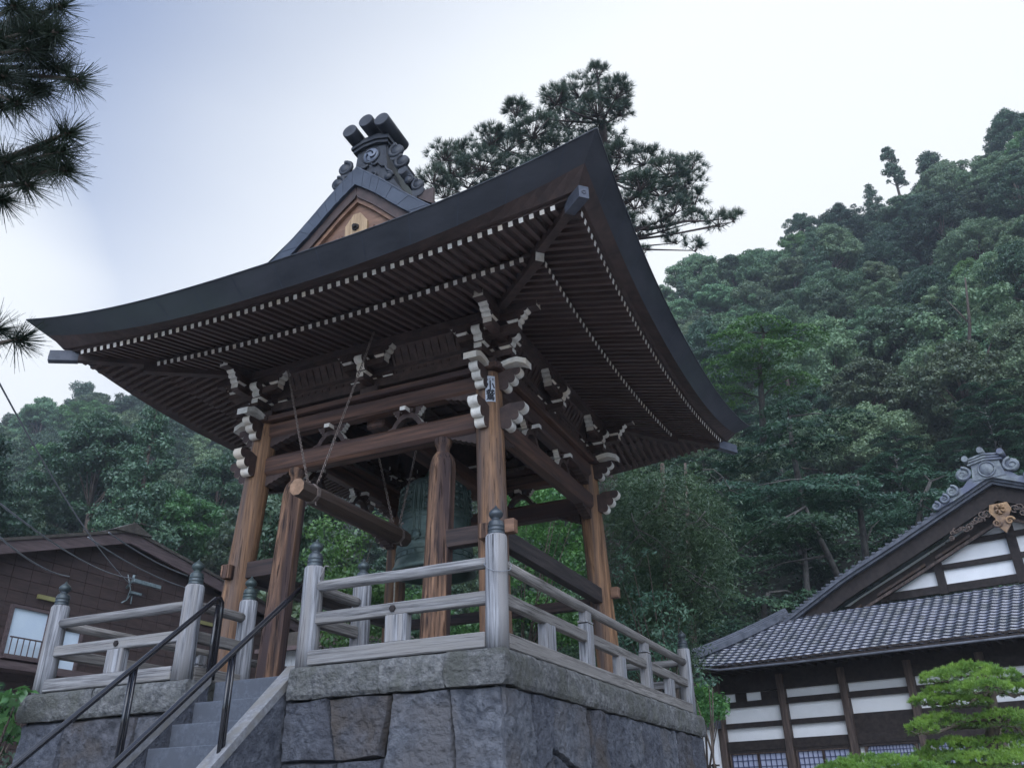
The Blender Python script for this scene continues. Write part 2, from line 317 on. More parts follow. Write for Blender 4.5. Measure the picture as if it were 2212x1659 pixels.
def npmesh(name, verts, quads, mats, parent=None, midx=None):
    "fast mesh of quads from numpy arrays"
    me = bpy.data.meshes.new(name); nv, nf = len(verts), len(quads)
    me.vertices.add(nv); me.vertices.foreach_set('co', np.ascontiguousarray(verts, np.float32).ravel())
    k = quads.shape[1]
    me.loops.add(nf*k); me.loops.foreach_set('vertex_index', np.ascontiguousarray(quads, np.int32).ravel())
    me.polygons.add(nf); me.polygons.foreach_set('loop_start', np.arange(0, nf*k, k, dtype=np.int32))
    for mm in mats: me.materials.append(mm)
    if midx is not None: me.polygons.foreach_set('material_index', np.ascontiguousarray(midx, np.int32))
    me.update(calc_edges=True); me.validate()
    o = bpy.data.objects.new(name, me); COL.objects.link(o)
    if parent is not None: o.parent = parent
    return o
def unit(a): return a/np.maximum(np.linalg.norm(a, axis=-1, keepdims=True), 1e-9)
def leaf_quads(P, Nn, size, rg, aspect=.55, jitter=.6):
    "one leaf-sized bent diamond per point, facing roughly along its normal"
    n = len(P); nn = unit(Nn+rg.normal(0, jitter, (n, 3))); t = unit(np.cross(nn, rg.normal(0, 1, (n, 3)))); b = np.cross(nn, t)
    s = (size*rg.uniform(.65, 1.35, n))[:, None]
    V = np.stack([P-t*s, P-b*s*aspect+nn*s*.15, P+t*s, P+b*s*aspect+nn*s*.15], 1).reshape(-1, 3)
    return V, np.arange(4*n).reshape(n, 4)
def needle_quads(P, D, length, width, rg, per=20, spread=.9):
    "tufts: at every point a spray of thin needles round direction D"
    n = len(P); PP = np.repeat(P, per, 0); DD = np.repeat(D, per, 0)
    d = unit(DD+rg.normal(0, spread, (n*per, 3))); L = (length*rg.uniform(.7, 1.15, n*per))[:, None]
    side = unit(np.cross(d, rg.normal(0, 1, d.shape)))*width
    a = PP+d*L*.06; e = PP+d*L+rg.normal(0, .03, d.shape)*L
    V = np.stack([a-side, a+side, e+side*.35, e-side*.35], 1).reshape(-1, 3)
    return V, np.arange(4*len(d)).reshape(-1, 4)
def nz3(x, y, z): return noise.noise(Vector((x, y, z)))

# ================================================================== GROUND AND HILLS
def smooth(a, b, x):
    t = min(1, max(0, (x-a)/(b-a))); return t*t*(3-2*t)
def interp(x, xs, ys): return float(np.interp(x, xs, ys))
GZ = -2.9
AZ_E = ([-125, -75, -58, -54, -50, -43, -30, -13, -9, -5, -.5, 4.8, 8.7, 12, 16, 40, 70, 110], [0, 13, 17.2, 18.6, 19.8, 20.5, 23, 27.6, 28.8, 29.8, 31.8, 31.2, 32.8, 33.2, 34, 33, 26, 0])
def terrain(az, r):
    "height of the land at azimuth az (degrees from +Y) and distance r from the photographer"
    e = interp(az, *AZ_E)
    r0 = interp(az, [-60, -42, -20, -12, 16, 60], [34, 34, 29, 37, 37, 34]); r1 = interp(az, [-60, -42, -13], [165, 155, 112])
    zt = r1*math.tan(math.radians(e))-1.3
    if e <= .5: return GZ
    t = (r-r0)/(r1-r0)
    z = GZ+(zt-GZ)*max(0, min(1, t))**1.04
    if r > r1: z = zt-(r-r1)*.12
    x, y = math.sin(math.radians(az))*r, math.cos(math.radians(az))*r
    k = smooth(0, .12, t)
    return z+k*(nz3(x*.035, y*.035, 3)*5+nz3(x*.012, y*.012, 9)*7)*(1 if t < 1 else .6)
def land(az, r):
    a = math.radians(az); return Vector((CAM.x+math.sin(a)*r, CAM.y+math.cos(a)*r, terrain(az, r)))
rs = [0, 3, 8, 14, 20, 26]+[30+4*i for i in range(36)]+[180, 200, 230, 280, 400, 700, 1500]
azs = [-180+3*i for i in range(121)]
mb = MB()
vs = [tuple(land(a, r)) for r in rs[1:] for a in azs]; na = len(azs)
fs = [(j*na+i, j*na+i+1, (j+1)*na+i+1, (j+1)*na+i) for j in range(len(rs)-2) for i in range(na-1)]
vs.append((CAM.x, CAM.y, GZ)); fs += [(len(vs)-1, i+1, i) for i in range(na-1)]
mb.add(vs, fs, 0, True)
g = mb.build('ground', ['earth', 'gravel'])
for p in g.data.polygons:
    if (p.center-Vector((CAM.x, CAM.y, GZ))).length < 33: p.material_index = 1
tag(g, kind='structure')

# ================================================================== STONE PLATFORM
PX, PYF, PYB = 3.10, -4.13, 3.62        # outer edge of the cap stones
plat = thing('stone_platform', 'tall platform of dark fitted stones with rough grey cap stones under the bell tower', 'platform', (0, -.2, GZ))
OFF = (0, -.2, GZ)
CT, CB = -.035, -.335
def rough_block(c0, c1, n=(10, 4), amp=.024, seed=0, axis=0):
    "cap stone between two corners with a rough outer skin"
    bm = bmesh.new(); bmesh.ops.create_cube(bm, size=1)
    c0, c1 = Vector(c0), Vector(c1); sz = c1-c0; ce = (c0+c1)/2
    for v in bm.verts: v.co = Vector([v.co[i]*abs(sz[i]) for i in range(3)])
    L = [e for e in bm.edges if abs((e.verts[0].co-e.verts[1].co)[axis]) > 1e-6]
    bmesh.ops.subdivide_edges(bm, edges=L, cuts=max(2, int(abs(sz[axis])/.045)), use_grid_fill=True)
    L = [e for e in bm.edges if abs((e.verts[0].co-e.verts[1].co)[2]) > 1e-6]
    bmesh.ops.subdivide_edges(bm, edges=L, cuts=7, use_grid_fill=True)
    hz = abs(sz.z)/2
    for v in bm.verts:
        p = v.co+ce; q = p*5+Vector((seed*3.1, seed, 0)); d = noise.noise_vector(q)*amp+noise.noise_vector(q*2.7)*amp*.6+noise.noise_vector(q*6)*amp*.3
        rim = max(0, abs(v.co.z)/hz-.55)/.45
        o = 1-axis; s = 1 if v.co[o] > 0 else -1
        d.z *= .15 if v.co.z > hz*.9 else .5
        v.co += d; v.co[o] -= s*rim*rim*.03; v.co[axis] *= 1-.004*rim
    vs = [v.co+ce for v in bm.verts]; fs = [[v.index for v in f.verts] for f in bm.faces]; bm.free()
    return vs, fs
def cap(c0, c1, axis, seed):
    b = MB(); v, f = rough_block(c0, c1, axis=axis, seed=seed); b.add(v, f, 0, False); b.build('cap_stone', 'cap', plat, OFF)
DW = .62
for i, (a, b) in enumerate([(.72, 1.78), (1.786, PX-DW)]): cap((a, PYF, CB), (b, PYF+DW, CT), 0, i+1)
for i, (a, b) in enumerate([(-PX, -1.95), (-1.944, -.56)]): cap((a, PYF, CB), (b, PYF+DW, CT), 0, i+4)
ys = [PYF, -2.62, -1.05, .45, 2.0, PYB]
for i in range(5): cap((PX-DW+.006, ys[i]+(.0 if i == 0 else .006), CB-.004), (PX, ys[i+1], CT+.003), 1, i+7)
for i in range(5): cap((-PX, ys[i]+(DW+.006 if i == 0 else .006), CB), (-PX+DW, ys[i+1], CT), 1, i+13)
for i, (a, b) in enumerate([(-PX+DW, -.8), (-.79, .9), (.91, PX-DW)]): cap((a, PYB-DW, CB), (b, PYB, CT), 0, i+19)
def masonry(P, cols, seed, name):
    "fitted stones: P(u, w) maps wall coordinates (metres along, metres down from the cap) to space plus the outward normal"
    b = MB()
    for (quad, sd) in cols:
        n = 30; q = [Vector((a, c)) for a, c in quad]; cen = sum(q, Vector((0, 0)))/4
        q = [p+(cen-p).normalized()*.003 for p in q]; prot = .008+.022*abs(nz3(sd*3.3, seed, 1))
        def fn(u, v):
            p = (q[0]*(1-u)+q[1]*u)*(1-v)+(q[3]*(1-u)+q[2]*u)*v
            ed = min(u, 1-u, v, 1-v); pil = 1-(1-min(1, ed/.034))**2
            wob = Vector((nz3(p.x*3, p.y*3, sd), nz3(p.y*3, p.x*3, sd+5)))*.028
            h = -.07+(.07+prot)*pil+(nz3(p.x*3.5+sd, p.y*3.5, seed)*.022+nz3(p.x*9+sd, p.y*9, seed)*.020+nz3(p.x*21+sd, p.y*21, seed)*.016)*(.25+.75*pil)
            o, nn = P(p.x+wob.x, p.y+wob.y); return o+nn*h
        b.grid(n, n, fn, (int(sd)*7+3) % 5 % 3, False)
    return b.build(name, ['rock', 'rockb', 'rockc'], plat, OFF)
BAT = .02
def front(u, wv): return Vector((u, PYF+.06-wv*BAT, CB-wv)), Vector((0, -1, 0))
def right(u, wv): return Vector((PX-.06+wv*BAT, u, CB-wv)), Vector((1, 0, 0))
def left_(u, wv): return Vector((-PX+.06-wv*BAT, u, CB-wv)), Vector((-1, 0, 0))
xr = PX-.06
FR = [([(.70, 0), (1.18, 0), (1.34, .57), (.70, .55)], 1), ([(1.18, 0), (1.90, 0), (1.84, .55), (1.34, .57)], 2), ([(1.90, 0), (2.52, 0), (2.60, .70), (1.84, .74)], 3), ([(2.52, 0), (xr, 0), (xr+.02, .73), (2.60, .70)], 4),
      ([(.70, .55), (1.34, .57), (1.30, 1.3), (.70, 1.35)], 5), ([(1.34, .57), (1.84, .55), (1.84, .74), (1.32, 1.0)], 6), ([(1.32, 1.0), (1.84, .74), (2.05, 1.5), (1.30, 1.5)], 7), ([(1.84, .74), (2.60, .70), (2.66, 1.55), (2.05, 1.5)], 8), ([(2.60, .70), (xr+.02, .73), (xr+.03, 1.6), (2.66, 1.55)], 9)]
FL = [([(-PX+.06, 0), (-2.35, 0), (-2.30, 1.3), (-PX+.04, 1.3)], 11), ([(-2.35, 0), (-1.25, 0), (-1.32, 1.3), (-2.30, 1.3)], 12), ([(-1.25, 0), (-.58, 0), (-.58, 1.3), (-1.32, 1.3)], 13)]
for row, (z0, z1) in enumerate([(1.5, 2.6)]):
    for j, (a, b) in enumerate([(.70, 1.4), (1.4, 2.3), (2.3, xr+.03)]): FR.append(([(a, z0), (b, z0), (b, z1), (a, z1)], 20+j))
    for j, (a, b) in enumerate([(-PX+.04, -2.0), (-2.0, -.58)]): FL.append(([(a, 1.3), (b, 1.3), (b, z1), (a, z1)], 30+j))
masonry(front, FR, 1, 'stone_wall'); masonry(front, FL, 1, 'stone_wall')
def irregular(y0, y1, sd):
    rg = random.Random(sd); st = []; y = y0; k = 40+sd; prev = [(y0, 0), (y0, .75), (y0, 1.5), (y0, 2.6)]
    while y < y1-.3:
        wd = rg.uniform(.55, .95); y2 = min(y1, y+wd)
        if y1-y2 < .35: y2 = y1
        j = 0 if y2 >= y1 else 1
        m1, m2 = rg.uniform(.5, 1.0), rg.uniform(1.2, 1.75)
        nx = [(y2, 0), (y2+j*rg.uniform(-.16, .16), m1), (y2+j*rg.uniform(-.16, .16), m2), (y2, 2.6)]
        for a in range(3): st.append(([prev[a], nx[a], nx[a+1], prev[a+1]], k)); k += 1
        prev = nx; y = y2
    return st
masonry(right, irregular(PYF+.06, PYB-.06, 3), 2, 'stone_wall')
masonry(left_, irregular(PYF+.06, PYB-.06, 5), 3, 'stone_wall')
b = MB(); b.box(((PX+.72)/2-.07, (PYF+PYB)/2+.02, (CB+GZ)/2-.03), (PX-.72-.14, PYB-PYF-.24, CB-GZ-.02), 0)
b.box((-(PX+.57)/2+.07, (PYF+PYB)/2+.02, (CB+GZ)/2-.03), (PX-.57-.14, PYB-PYF-.24, CB-GZ-.02), 0)
b.box((.08, .55, (CB+GZ)/2-.03), (1.34, 6.0, CB-GZ-.02), 0)
b.build('wall_core', 'gap', plat, OFF)
b = MB(); b.box((0, (PYF+DW-.2+PYB-DW)/2+.3, -.20), (2*(PX-DW)+.02, PYB-PYF-2*DW-.02-.15, .32), 0); b.build('floor', 'floor', plat, OFF)

# ================================================================== STAIRS
stairs = thing('stone_stairs', 'flight of smooth blue-grey stone steps climbing to the platform between two handrails', 'stairs', (0, -5.4, GZ))
SO = (0, -5.4, GZ); SW = .50; SY, SZ, ST, SR = -3.803, -.041, .26, .233
for k in range(12):
    z1 = SZ-k*SR; y0 = SY-k*ST; b = MB(); dep = .72 if k == 0 else ST+.04
    b.box((0, y0+dep/2, z1-SR/2+.002*k), (2*SW, dep, SR), 0, ch=.008); b.build('step', 'step', stairs, SO)
sl_ = SR/ST
def slope_poly(y0, y1, top, thick):     # (y, z) outline following the flight
    f = lambda y: SZ+(y-SY)*sl_
    return [(y0, f(y0)+top), (y1, f(y1)+top), (y1, f(y1)+top-thick), (y0, f(y0)+top-thick)]
y_lo = SY-11.2*ST
for x0, x1 in ((SW, SW+.17), (-SW-.075, -SW)):
    b = MB(); b.prism([(y_lo, GZ)]+slope_poly(y_lo, -3.88, .03, .0)[:2]+[(-3.88, GZ)], x0+.004, x1-.004, 'x', 0); b.build('side_wall', 'rock', stairs, SO)
    b = MB(); b.prism(slope_poly(y_lo-.05, -3.86, .13, .10), x0, x1, 'x', 0); b.build('side_curb', 'curb', stairs, SO)
# ================================================================== METAL HANDRAILS
def handrail(label, x, ytop, ypost, posts, bend, endz):
    f = lambda y: .885+(y+3.84)*.872-(.0 if bend else .02)
    o = (x, ypost[-1], GZ); t = thing('metal_handrail', label, 'handrail', o)
    pts = [(x, y, f(y)) for y in np.linspace(-7.2, ytop, 12)]
    if bend: pts += [(x, ytop+.05, f(ytop)+.012), (x, ytop+.085, f(ytop)-.03), (x, ytop+.09, f(ytop)-.09), (x, ytop+.09, endz)]
    b = MB(); b.tube(pts, .029, 12, 0); b.build('top_rail', 'blackm', t, o)
    if bend:
        b = MB(); b.tube([(x, ytop+.025, f(ytop)-.06), (x, ytop+.02, endz)], .021, 8, 0); b.build('post', 'blackm', t, o)
    for y in ypost:
        for dy in (-.024, .024):
            b = MB(); b.tube([(x, y+dy, f(y+dy)-.012), (x, y+dy, SZ+(y-SY)*sl_+.06)], .019, 8, 0); b.build('post', 'blackm', t, o)
handrail('black metal handrail on the left of the steps, bent down at its top', -.545, -3.9, [-4.87, -6.3], 2, True, -.02)
handrail('black metal handrail on the right of the steps, ending at a wooden post', .60, -3.84, [-4.79, -6.2], 2, False, 0)

# ================================================================== WOODEN RAILINGS
NX, NYF, NYB, NS, ND = 2.951, -3.97, 3.22, .82, .9
def finial(z0): return [(.086, z0), (.086, z0+.012), (.081, z0+.016), (.081, z0+.04), (.084, z0+.043), (.084, z0+.05), (.08, z0+.054), (.079, z0+.078), (.083, z0+.082), (.083, z0+.09), (.078, z0+.094),
    (.076, z0+.118), (.068, z0+.135), (.048, z0+.148), (.042, z0+.157), (.044, z0+.168), (.062, z0+.183), (.071, z0+.205), (.070, z0+.222), (.058, z0+.243), (.036, z0+.262), (.018, z0+.277), (.010, z0+.292), (.002, z0+.306)]
def newel(par, x, y, off, h=1.0):
    r = .107; b = MB(); prof = [(r*1.03, -.03), (r*1.02, .3), (r, .7), (r*.985, h-.02), (r*.985-.014, h)]
    b.lathe(prof, (x, y, 0), 24, 0); n = b.build('newel_post', 'grey_v', par, off)
    b = MB(); b.lathe([(a, z) for a, z in finial(h)], (x, y, 0), 24, 0); b.build('finial', 'giboshi', n, off)
def rail_run(par, off, p0, p1, posts, hexes=(), ends=(.0, .0)):
    "one straight run of railing: round handrail, middle rail, sill, struts. posts = [(t, kind)]"
    p0, p1 = Vector((*p0, 0)), Vector((*p1, 0)); d = (p1-p0).normalized(); L = (p1-p0).length; alongx = abs(d.x) > .5
    mt = 'grey_x' if alongx else 'grey_y'; R = None
    def bx(t0, t1, wd, z0, z1, ch=.008):
        c = p0+d*((t0+t1)/2); sz = (abs(t1-t0), wd, z1-z0) if alongx else (wd, abs(t1-t0), z1-z0)
        b = MB(); b.box((c.x, c.y, (z0+z1)/2), sz, 0, ch=ch); return b
    b = MB(); q0 = p0+d*(-ends[0]); q1 = p1+d*ends[1]
    b.tube([(q0.x+(q1.x-q0.x)*t, q0.y+(q1.y-q0.y)*t, .783+nz3(q0.x+t*3, q0.y, 2)*.006) for t in np.linspace(0, 1, 9)], .057, 14, 0); b.build('handrail', mt, par, off)
    bx(.0, L, .088, .392, .512).build('middle_rail', mt, par, off)
    bx(.0, L, .17, -.012, .130, .01).build('sill_beam', mt, par, off)
    for t, kind in posts:
        if kind == 's': bx(t-.12, t+.12, .11, .132, .392, .006).build('short_strut', 'grey_v', par, off)
        else:
            bx(t-.095, t+.095, .13, .132, .60, .006).build('tall_strut', 'grey_v', par, off)
            b = bx(t-.105, t+.105, .12, .612, .632, 0); c = p0+d*t
            b.box((c.x, c.y, .685), (.17, .1, .12) if alongx else (.1, .17, .12), 0, ch=.006, taper=.8); b.build('rail_saddle', 'grey_v', par, off)
    for t in hexes:
        c = p0+d*t; b = MB(); nrm = Vector((0, -1, 0)) if alongx else Vector((1, 0, 0)); o = c+nrm*.05+Vector((0, 0, .452))
        side = d; poly = []
        hx = [(math.cos(PI/3*k)*.035, math.sin(PI/3*k)*.035) for k in range(6)]
        if alongx: b.prism([(o.x+a, o.z+e) for a, e in hx], o.y-.012, o.y+.02, 'y', 0)
        else: b.prism([(o.y+a, o.z+e) for a, e in hx], o.x-.02, o.x+.012, 'x', 0)
        b.build('nail_cover', 'dark', par, off)
oL = (-1.9, NYF, 0); ra = thing('wooden_railing', 'weathered grey wooden railing left of the stone steps with three bronze-capped posts', 'railing', oL, 0, 'wooden railings round the platform')
for x, y in ((-NX, NYF), (-NS, NYF), (-NS, NYF+ND)): newel(ra, x, y, oL)
rail_run(ra, oL, (-NX+.09, NYF), (-NS-.09, NYF), [(1.02, 's')], [1.02]); rail_run(ra, oL, (-NS, NYF+.09), (-NS, NYF+ND-.08), [])
rail_run(ra, oL, (-NX, NYF+.09), (-NX, NYB-.2), [(1.12, 's'), (2.33, 't'), (3.54, 's'), (4.75, 't'), (5.96, 's')])
oR = (NX, -.4, 0); rb = thing('wooden_railing', 'weathered grey wooden railing right of the steps, turning the near corner of the platform', 'railing', oR, 0, 'wooden railings round the platform')
newel(rb, NX, NYF, oR, 1.04)
for x, y in ((NS, NYF), (NS, NYF+ND), (NX, NYB)): newel(rb, x, y, oR)
rail_run(rb, oR, (NS+.06, NYF), (NX-.09, NYF), [(1.0, 's')], [.96]); rail_run(rb, oR, (NS, NYF+.09), (NS, NYF+ND-.08), [])
rail_run(rb, oR, (NX, NYF+.09), (NX, NYB-.09), [(1.12, 's'), (2.33, 't'), (3.54, 's'), (4.75, 't'), (5.96, 's')], [2.33, 4.75])
oB = (0, NYB, 0); rc = thing('wooden_railing', 'weathered wooden railing along the far rear edge of the platform, behind the bell', 'railing', oB, 0, 'wooden railings round the platform')
newel(rc, -NX, NYB, oB); rail_run(rc, oB, (-NX+.09, NYB), (NX-.09, NYB), [(1.1, 's'), (2.3, 't'), (3.5, 's'), (4.7, 't')])
b = MB(); pts = []
for k in range(26):
    t = k/25*PI*1.25; pts.append((NX-.11+.13*math.sin(t*.9)+.02*k/25, NYF-.11+.02*math.cos(t), .74-.10*math.sin(k/25*PI)))
pts = [(NX-.1, NYF-.03, .80), (NX-.09, NYF-.09, .75), (NX-.04, NYF-.12, .70), (NX+.03, NYF-.12, .665), (NX+.10, NYF-.08, .66), (NX+.13, NYF+.02, .69), (NX+.12, NYF+.08, .75), (NX+.09, NYF+.1, .80)]
b.tube(pts, .0035, 6, 0); tag(b.build('wire_loop', 'wire'), 'thin loose wire loop hanging round the near corner post of the railing', 'wire loop')
b = MB(); b.tube([(NS+.08, NYF-.02, .82), (NS+.17, NYF-.05, .98)], .006, 5, 0); b.tube([(NS+.17, NYF-.05, .98), (NS+.22, NYF-.05, .97)], .008, 4, 0); tag(b.build('twig', 'grey_x'), 'short dry twig stuck on the round handrail beside the right stair post', 'twig')

# ================================================================== BELL TOWER
FZ = -.04
bt = thing('bell_tower', 'open timber bell tower with a heavy upswept copper roof and white-tipped rafters and brackets', 'bell tower', (0, 0, FZ))
TO = (0, 0, FZ)
def T(b, name, mats, parent=bt): return b.build(name, mats, parent, TO)
AT = lambda z: 2.052-(2.052-1.92)*(z-FZ)/(3.26-FZ)      # leaning-in main posts
for sx, sy in ((1, -1), (-1, -1), (1, 1), (-1, 1)):
    b = MB(); zs = [FZ, .5, 1.2, 2.0, 2.8, 3.3, 3.75, 3.93, 4.0]; rr = [.195, .192, .19, .188, .186, .184, .18, .172, .15]
    b.tube([(sx*AT(z), sy*AT(z)*1.02, z) for z in zs], rr, 20, 0); p = T(b, 'main_post', 'pillar')
    b = MB(); b.lathe([(.30, FZ-.02), (.30, FZ+.05), (.26, FZ+.09)], (sx*AT(0), sy*AT(0)*1.02, 0), 20, 0); T(b, 'post_base', 'curb')
# props under the front tie beam
for sy in (-1,):
    for sx in (-1, 1):
        yb, ytp = 2.105, 1.935; b = MB(); x = sx*1.213
        P = lambda z: (x, sy*(yb+(ytp-yb)*(z-FZ)/(3.2)), z)
        b.tube([P(z) for z in (FZ, .6, 1.4, 2.2, 2.72, 2.82, 2.9, 2.945)], [.185, .183, .18, .178, .178, .168, .145, .11], 8, 0, smooth=False)
        T(b, 'support_post', 'postw')
        b = MB(); b.lathe([(.105, 2.93), (.088, 2.97), (.086, 3.01), (.100, 3.05), (.118, 3.08), (.122, 3.12), (.12, 3.16)], P(2.94)[:2]+(0,), 14, 0)
        b.v = [(a-0, c, d) for a, c, d in b.v]; T(b, 'post_neck', 'postw')
# lower tie beams (z 3.14-3.43), upper beams and wide wall plate
BX = 1.925
def beam(axis, s, z0, z1, wd, l, mt, name, ch=.035):
    b = MB(); c = (0, s*BX, (z0+z1)/2) if axis == 'x' else (s*BX, 0, (z0+z1)/2); sz = (2*l, wd, z1-z0) if axis == 'x' else (wd, 2*l, z1-z0)
    b.box(c, sz, 0, ch=ch); return T(b, name, mt)
for s in (-1, 1):
    beam('x', s, 3.135, 3.435, .27, 1.78, 'beamx', 'tie_beam', .05); beam('y', s, 3.135+.01, 3.425, .27, 1.78, 'beamy', 'tie_beam', .05)
    beam('x', s, 3.74, 3.985, .22, 1.80, 'beamx', 'upper_beam'); beam('y', s, 3.745, 3.98, .22, 1.80, 'beamy', 'upper_beam')
    beam('x', s, 3.99, 4.075, .36, 2.14, 'beamx', 'wall_plate', .01); beam('y', s, 3.994, 4.079, .355, 2.13, 'beamy', 'wall_plate', .01)
    beam('x', s, 4.20, 4.34, .11, 1.78, 'carve', 'wall_beam', .005); beam('y', s, 4.204, 4.336, .11, 1.78, 'carve', 'wall_beam', .005)
    beam('x', s, 4.42, 4.90, .10, 1.86, 'eave', 'wall_board', .0); beam('y', s, 4.424, 4.896, .10, 1.8, 'eave', 'wall_board', .0)
# scalloped corner brackets under the beams beside the main posts
def scallop(n, w, h, r):
    "stepped curly underside outline from the post outwards: (u, v) with v negative downwards"
    pts = [(0, 0), (0, -h)]
    for k in range(n):
        u0, v0 = w*k/n, -h*(1-k/n); u1, v1 = w*(k+1)/n, -h*(1-(k+1)/n)
        for t in (.25, .5, .75, 1): pts.append((u0+(u1-u0)*t+.0, v0+(v1-v0)*t-math.sin(t*PI)*r))
    return pts
for s in (-1, 1):
    for sx in (-1, 1):
        for axis in 'xy':
            for (z, hh, ww) in ((3.138, .15, .42), (3.742, .14, .5)):
                po = scallop(5, ww, hh, .018); e = .0 if axis == 'x' else .002
                poly = [(sx*(BX-.17-u), z+v+.0) for u, v in po]; b = MB(); b.prism(poly, s*BX-.075+e, s*BX+.075-e, 'y' if axis == 'x' else 'x', 0); T(b, 'corner_bracket', 'carve')
# mid-height penetrating ties
def tie(axis, s, x0, x1, z0=1.60, z1=1.84, mt=None):
    a = AT(1.7)*(1.02 if axis == 'x' else 1); b = MB(); L = x1-x0; c = ((x0+x1)/2, s*a, (z0+z1)/2) if axis == 'x' else (s*a, (x0+x1)/2, (z0+z1)/2)
    sz = (L, .15, z1-z0) if axis == 'x' else (.15, L, z1-z0); b.box(c, sz, 0, ch=.008); T(b, 'tie_rail', 'tiex' if axis == 'x' else 'tiey')
A7 = AT(1.7)
tie('y', 1, -A7+.1, A7-.1); tie('y', -1, -A7+.1, A7-.1); tie('x', 1, -A7+.1, A7-.1, 1.56, 1.72)
for sx in (-1, 1): tie('x', -1, min(sx*1.30, sx*(A7-.1)), max(sx*1.30, sx*(A7-.1)), 1.61, 1.84)
for sx in (-1, 1):
    for sy in (-1, 1):
        b = MB(); b.box((sx*(A7+.245), sy*A7*1.02, 1.775), (.13, .12, .17), 0, ch=.006); T(b, 'tie_end', 'gablew')
        b = MB(); b.box((sx*A7, sy*(A7*1.02+.235), 1.68), (.12, .11, .19), 0, ch=.006); T(b, 'tie_end', 'postw')
# noses: scalloped ends painted white on the outward scallops
def nose_poly(L, h, lobes=3):
    "(u, v) outline; returns points and which edges are painted"
    pts = [(0, -h*.5), (0, h*.42), (L*.35, h*.58), (L*.72, h*.56)]; white = [False, False, False]
    tip = (L, h*.28); base = (L*.22, -h*.62); n = lobes
    path = [(L*.72, h*.56)]; 
    prev = (L*.86, h*.54); path.append(prev)
    for k in range(n):
        a = (prev if k == 0 else path[-1]); t1 = (k+1)/n
        e = (L*.93+(base[0]-L*.93)*t1, h*.45+(base[1]-h*.45)*t1)
        dx, dy = e[0]-a[0], e[1]-a[1]; Ls = math.hypot(dx, dy); nx, ny = -dy/Ls, dx/Ls
        if nx*1+ny*-1 < 0: nx, ny = -nx, -ny
        for j in range(1, 7):
            t = j/6; bul = math.sin(t*PI)**.7*Ls*.34; path.append((a[0]+dx*t+nx*bul, a[1]+dy*t+ny*bul))
        if k < n-1: q = path[-1]; path.append((q[0]-.012*L/.3, q[1]+.016*L/.3)); path.append((q[0]-.004*L/.3, q[1]-.012*L/.3))
    pts = pts[:3]+path; white = [False]*3+[True]*(len(path)-1)+[False]
    return pts, white
def oriented(poly, white, org, d, wd, par, name, slots=(0, 1)):
    "extrude a (u, v) outline whose u axis runs along the horizontal direction d"
    d = Vector((*d, 0)).normalized(); s = Vector((-d.y, d.x, 0)); org = Vector(org); n = len(poly)
    vs = [org+d*u+Vector((0, 0, v))-s*wd/2 for u, v in poly]+[org+d*u+Vector((0, 0, v))+s*wd/2 for u, v in poly]
    fs = [(i, (i+1) % n, n+(i+1) % n, n+i) for i in range(n)]+[tuple(range(n))[::-1], tuple(range(n, 2*n))]
    m = [slots[1] if w_ else slots[0] for w_ in white]+[slots[0]]*2
    b = MB(); b.add(vs, fs, m); return T(b, name, ['carve', 'paint'], par)
def nose(org, d, L, h, wd, par=bt, lobes=3, name='carved_nose'):
    p, w_ = nose_poly(L, h, lobes); return oriented(p, w_, org, d, wd, par, name)
def wave_plate(org, d, L, par=bt):
    up = []; n = 14
    f = lambda t: .035+.06*math.sin(min(1, t*1.25)*PI*.62)-.055*max(0, t-.72)/.28
    for i in range(n+1): up.append((L*i/n, f(i/n)+.075))
    lo = [(L*i/n, f(i/n)-.0-.02*(1 if i == n else 0)) for i in range(n, -1, -1)]
    p = up+lo; w_ = [False]*n+[True]*(len(p)-n)
    d2 = Vector((*d, 0)).normalized(); s = Vector((-d2.y, d2.x, 0)); o = Vector(org); nn = len(p)
    vs = [o+d2*u+Vector((0, 0, v))-s*.095 for u, v in p]+[o+d2*u+Vector((0, 0, v))+s*.095 for u, v in p]
    fs = [(i, (i+1) % nn, nn+(i+1) % nn, nn+i) for i in range(nn)]; m = [1 if w_[i] else 0 for i in range(nn)]
    # painted side bands
    b = MB(); b.add(vs, fs, m)
    for side in (0, nn):
        for i in range(n): a, c, e, g_ = i, i+1, nn-2-i, nn-1-i; q = [side+a, side+c, side+e, side+g_]; b.f.append(q if side else q[::-1]); b.m.append(1); b.sm.append(False)
    return T(b, 'wavy_plate', ['carve', 'paint'], par)
for sx in (-1, 1):
    for sy in (-1, 1):
        for d in ((sx, 0), (0, sy)):
            a1, a2 = AT(3.3), AT(3.85)
            nose((sx*a1+d[0]*.15, sy*a1*1.01+d[1]*.15, 3.285), d, .43, .30, .14)
            nose((sx*a2+d[0]*.14, sy*a2*1.01+d[1]*.14, 3.845), d, .40, .25, .13)
            wave_plate((sx*a2+d[0]*.13, sy*a2*1.01+d[1]*.13, 3.965), d, .46)
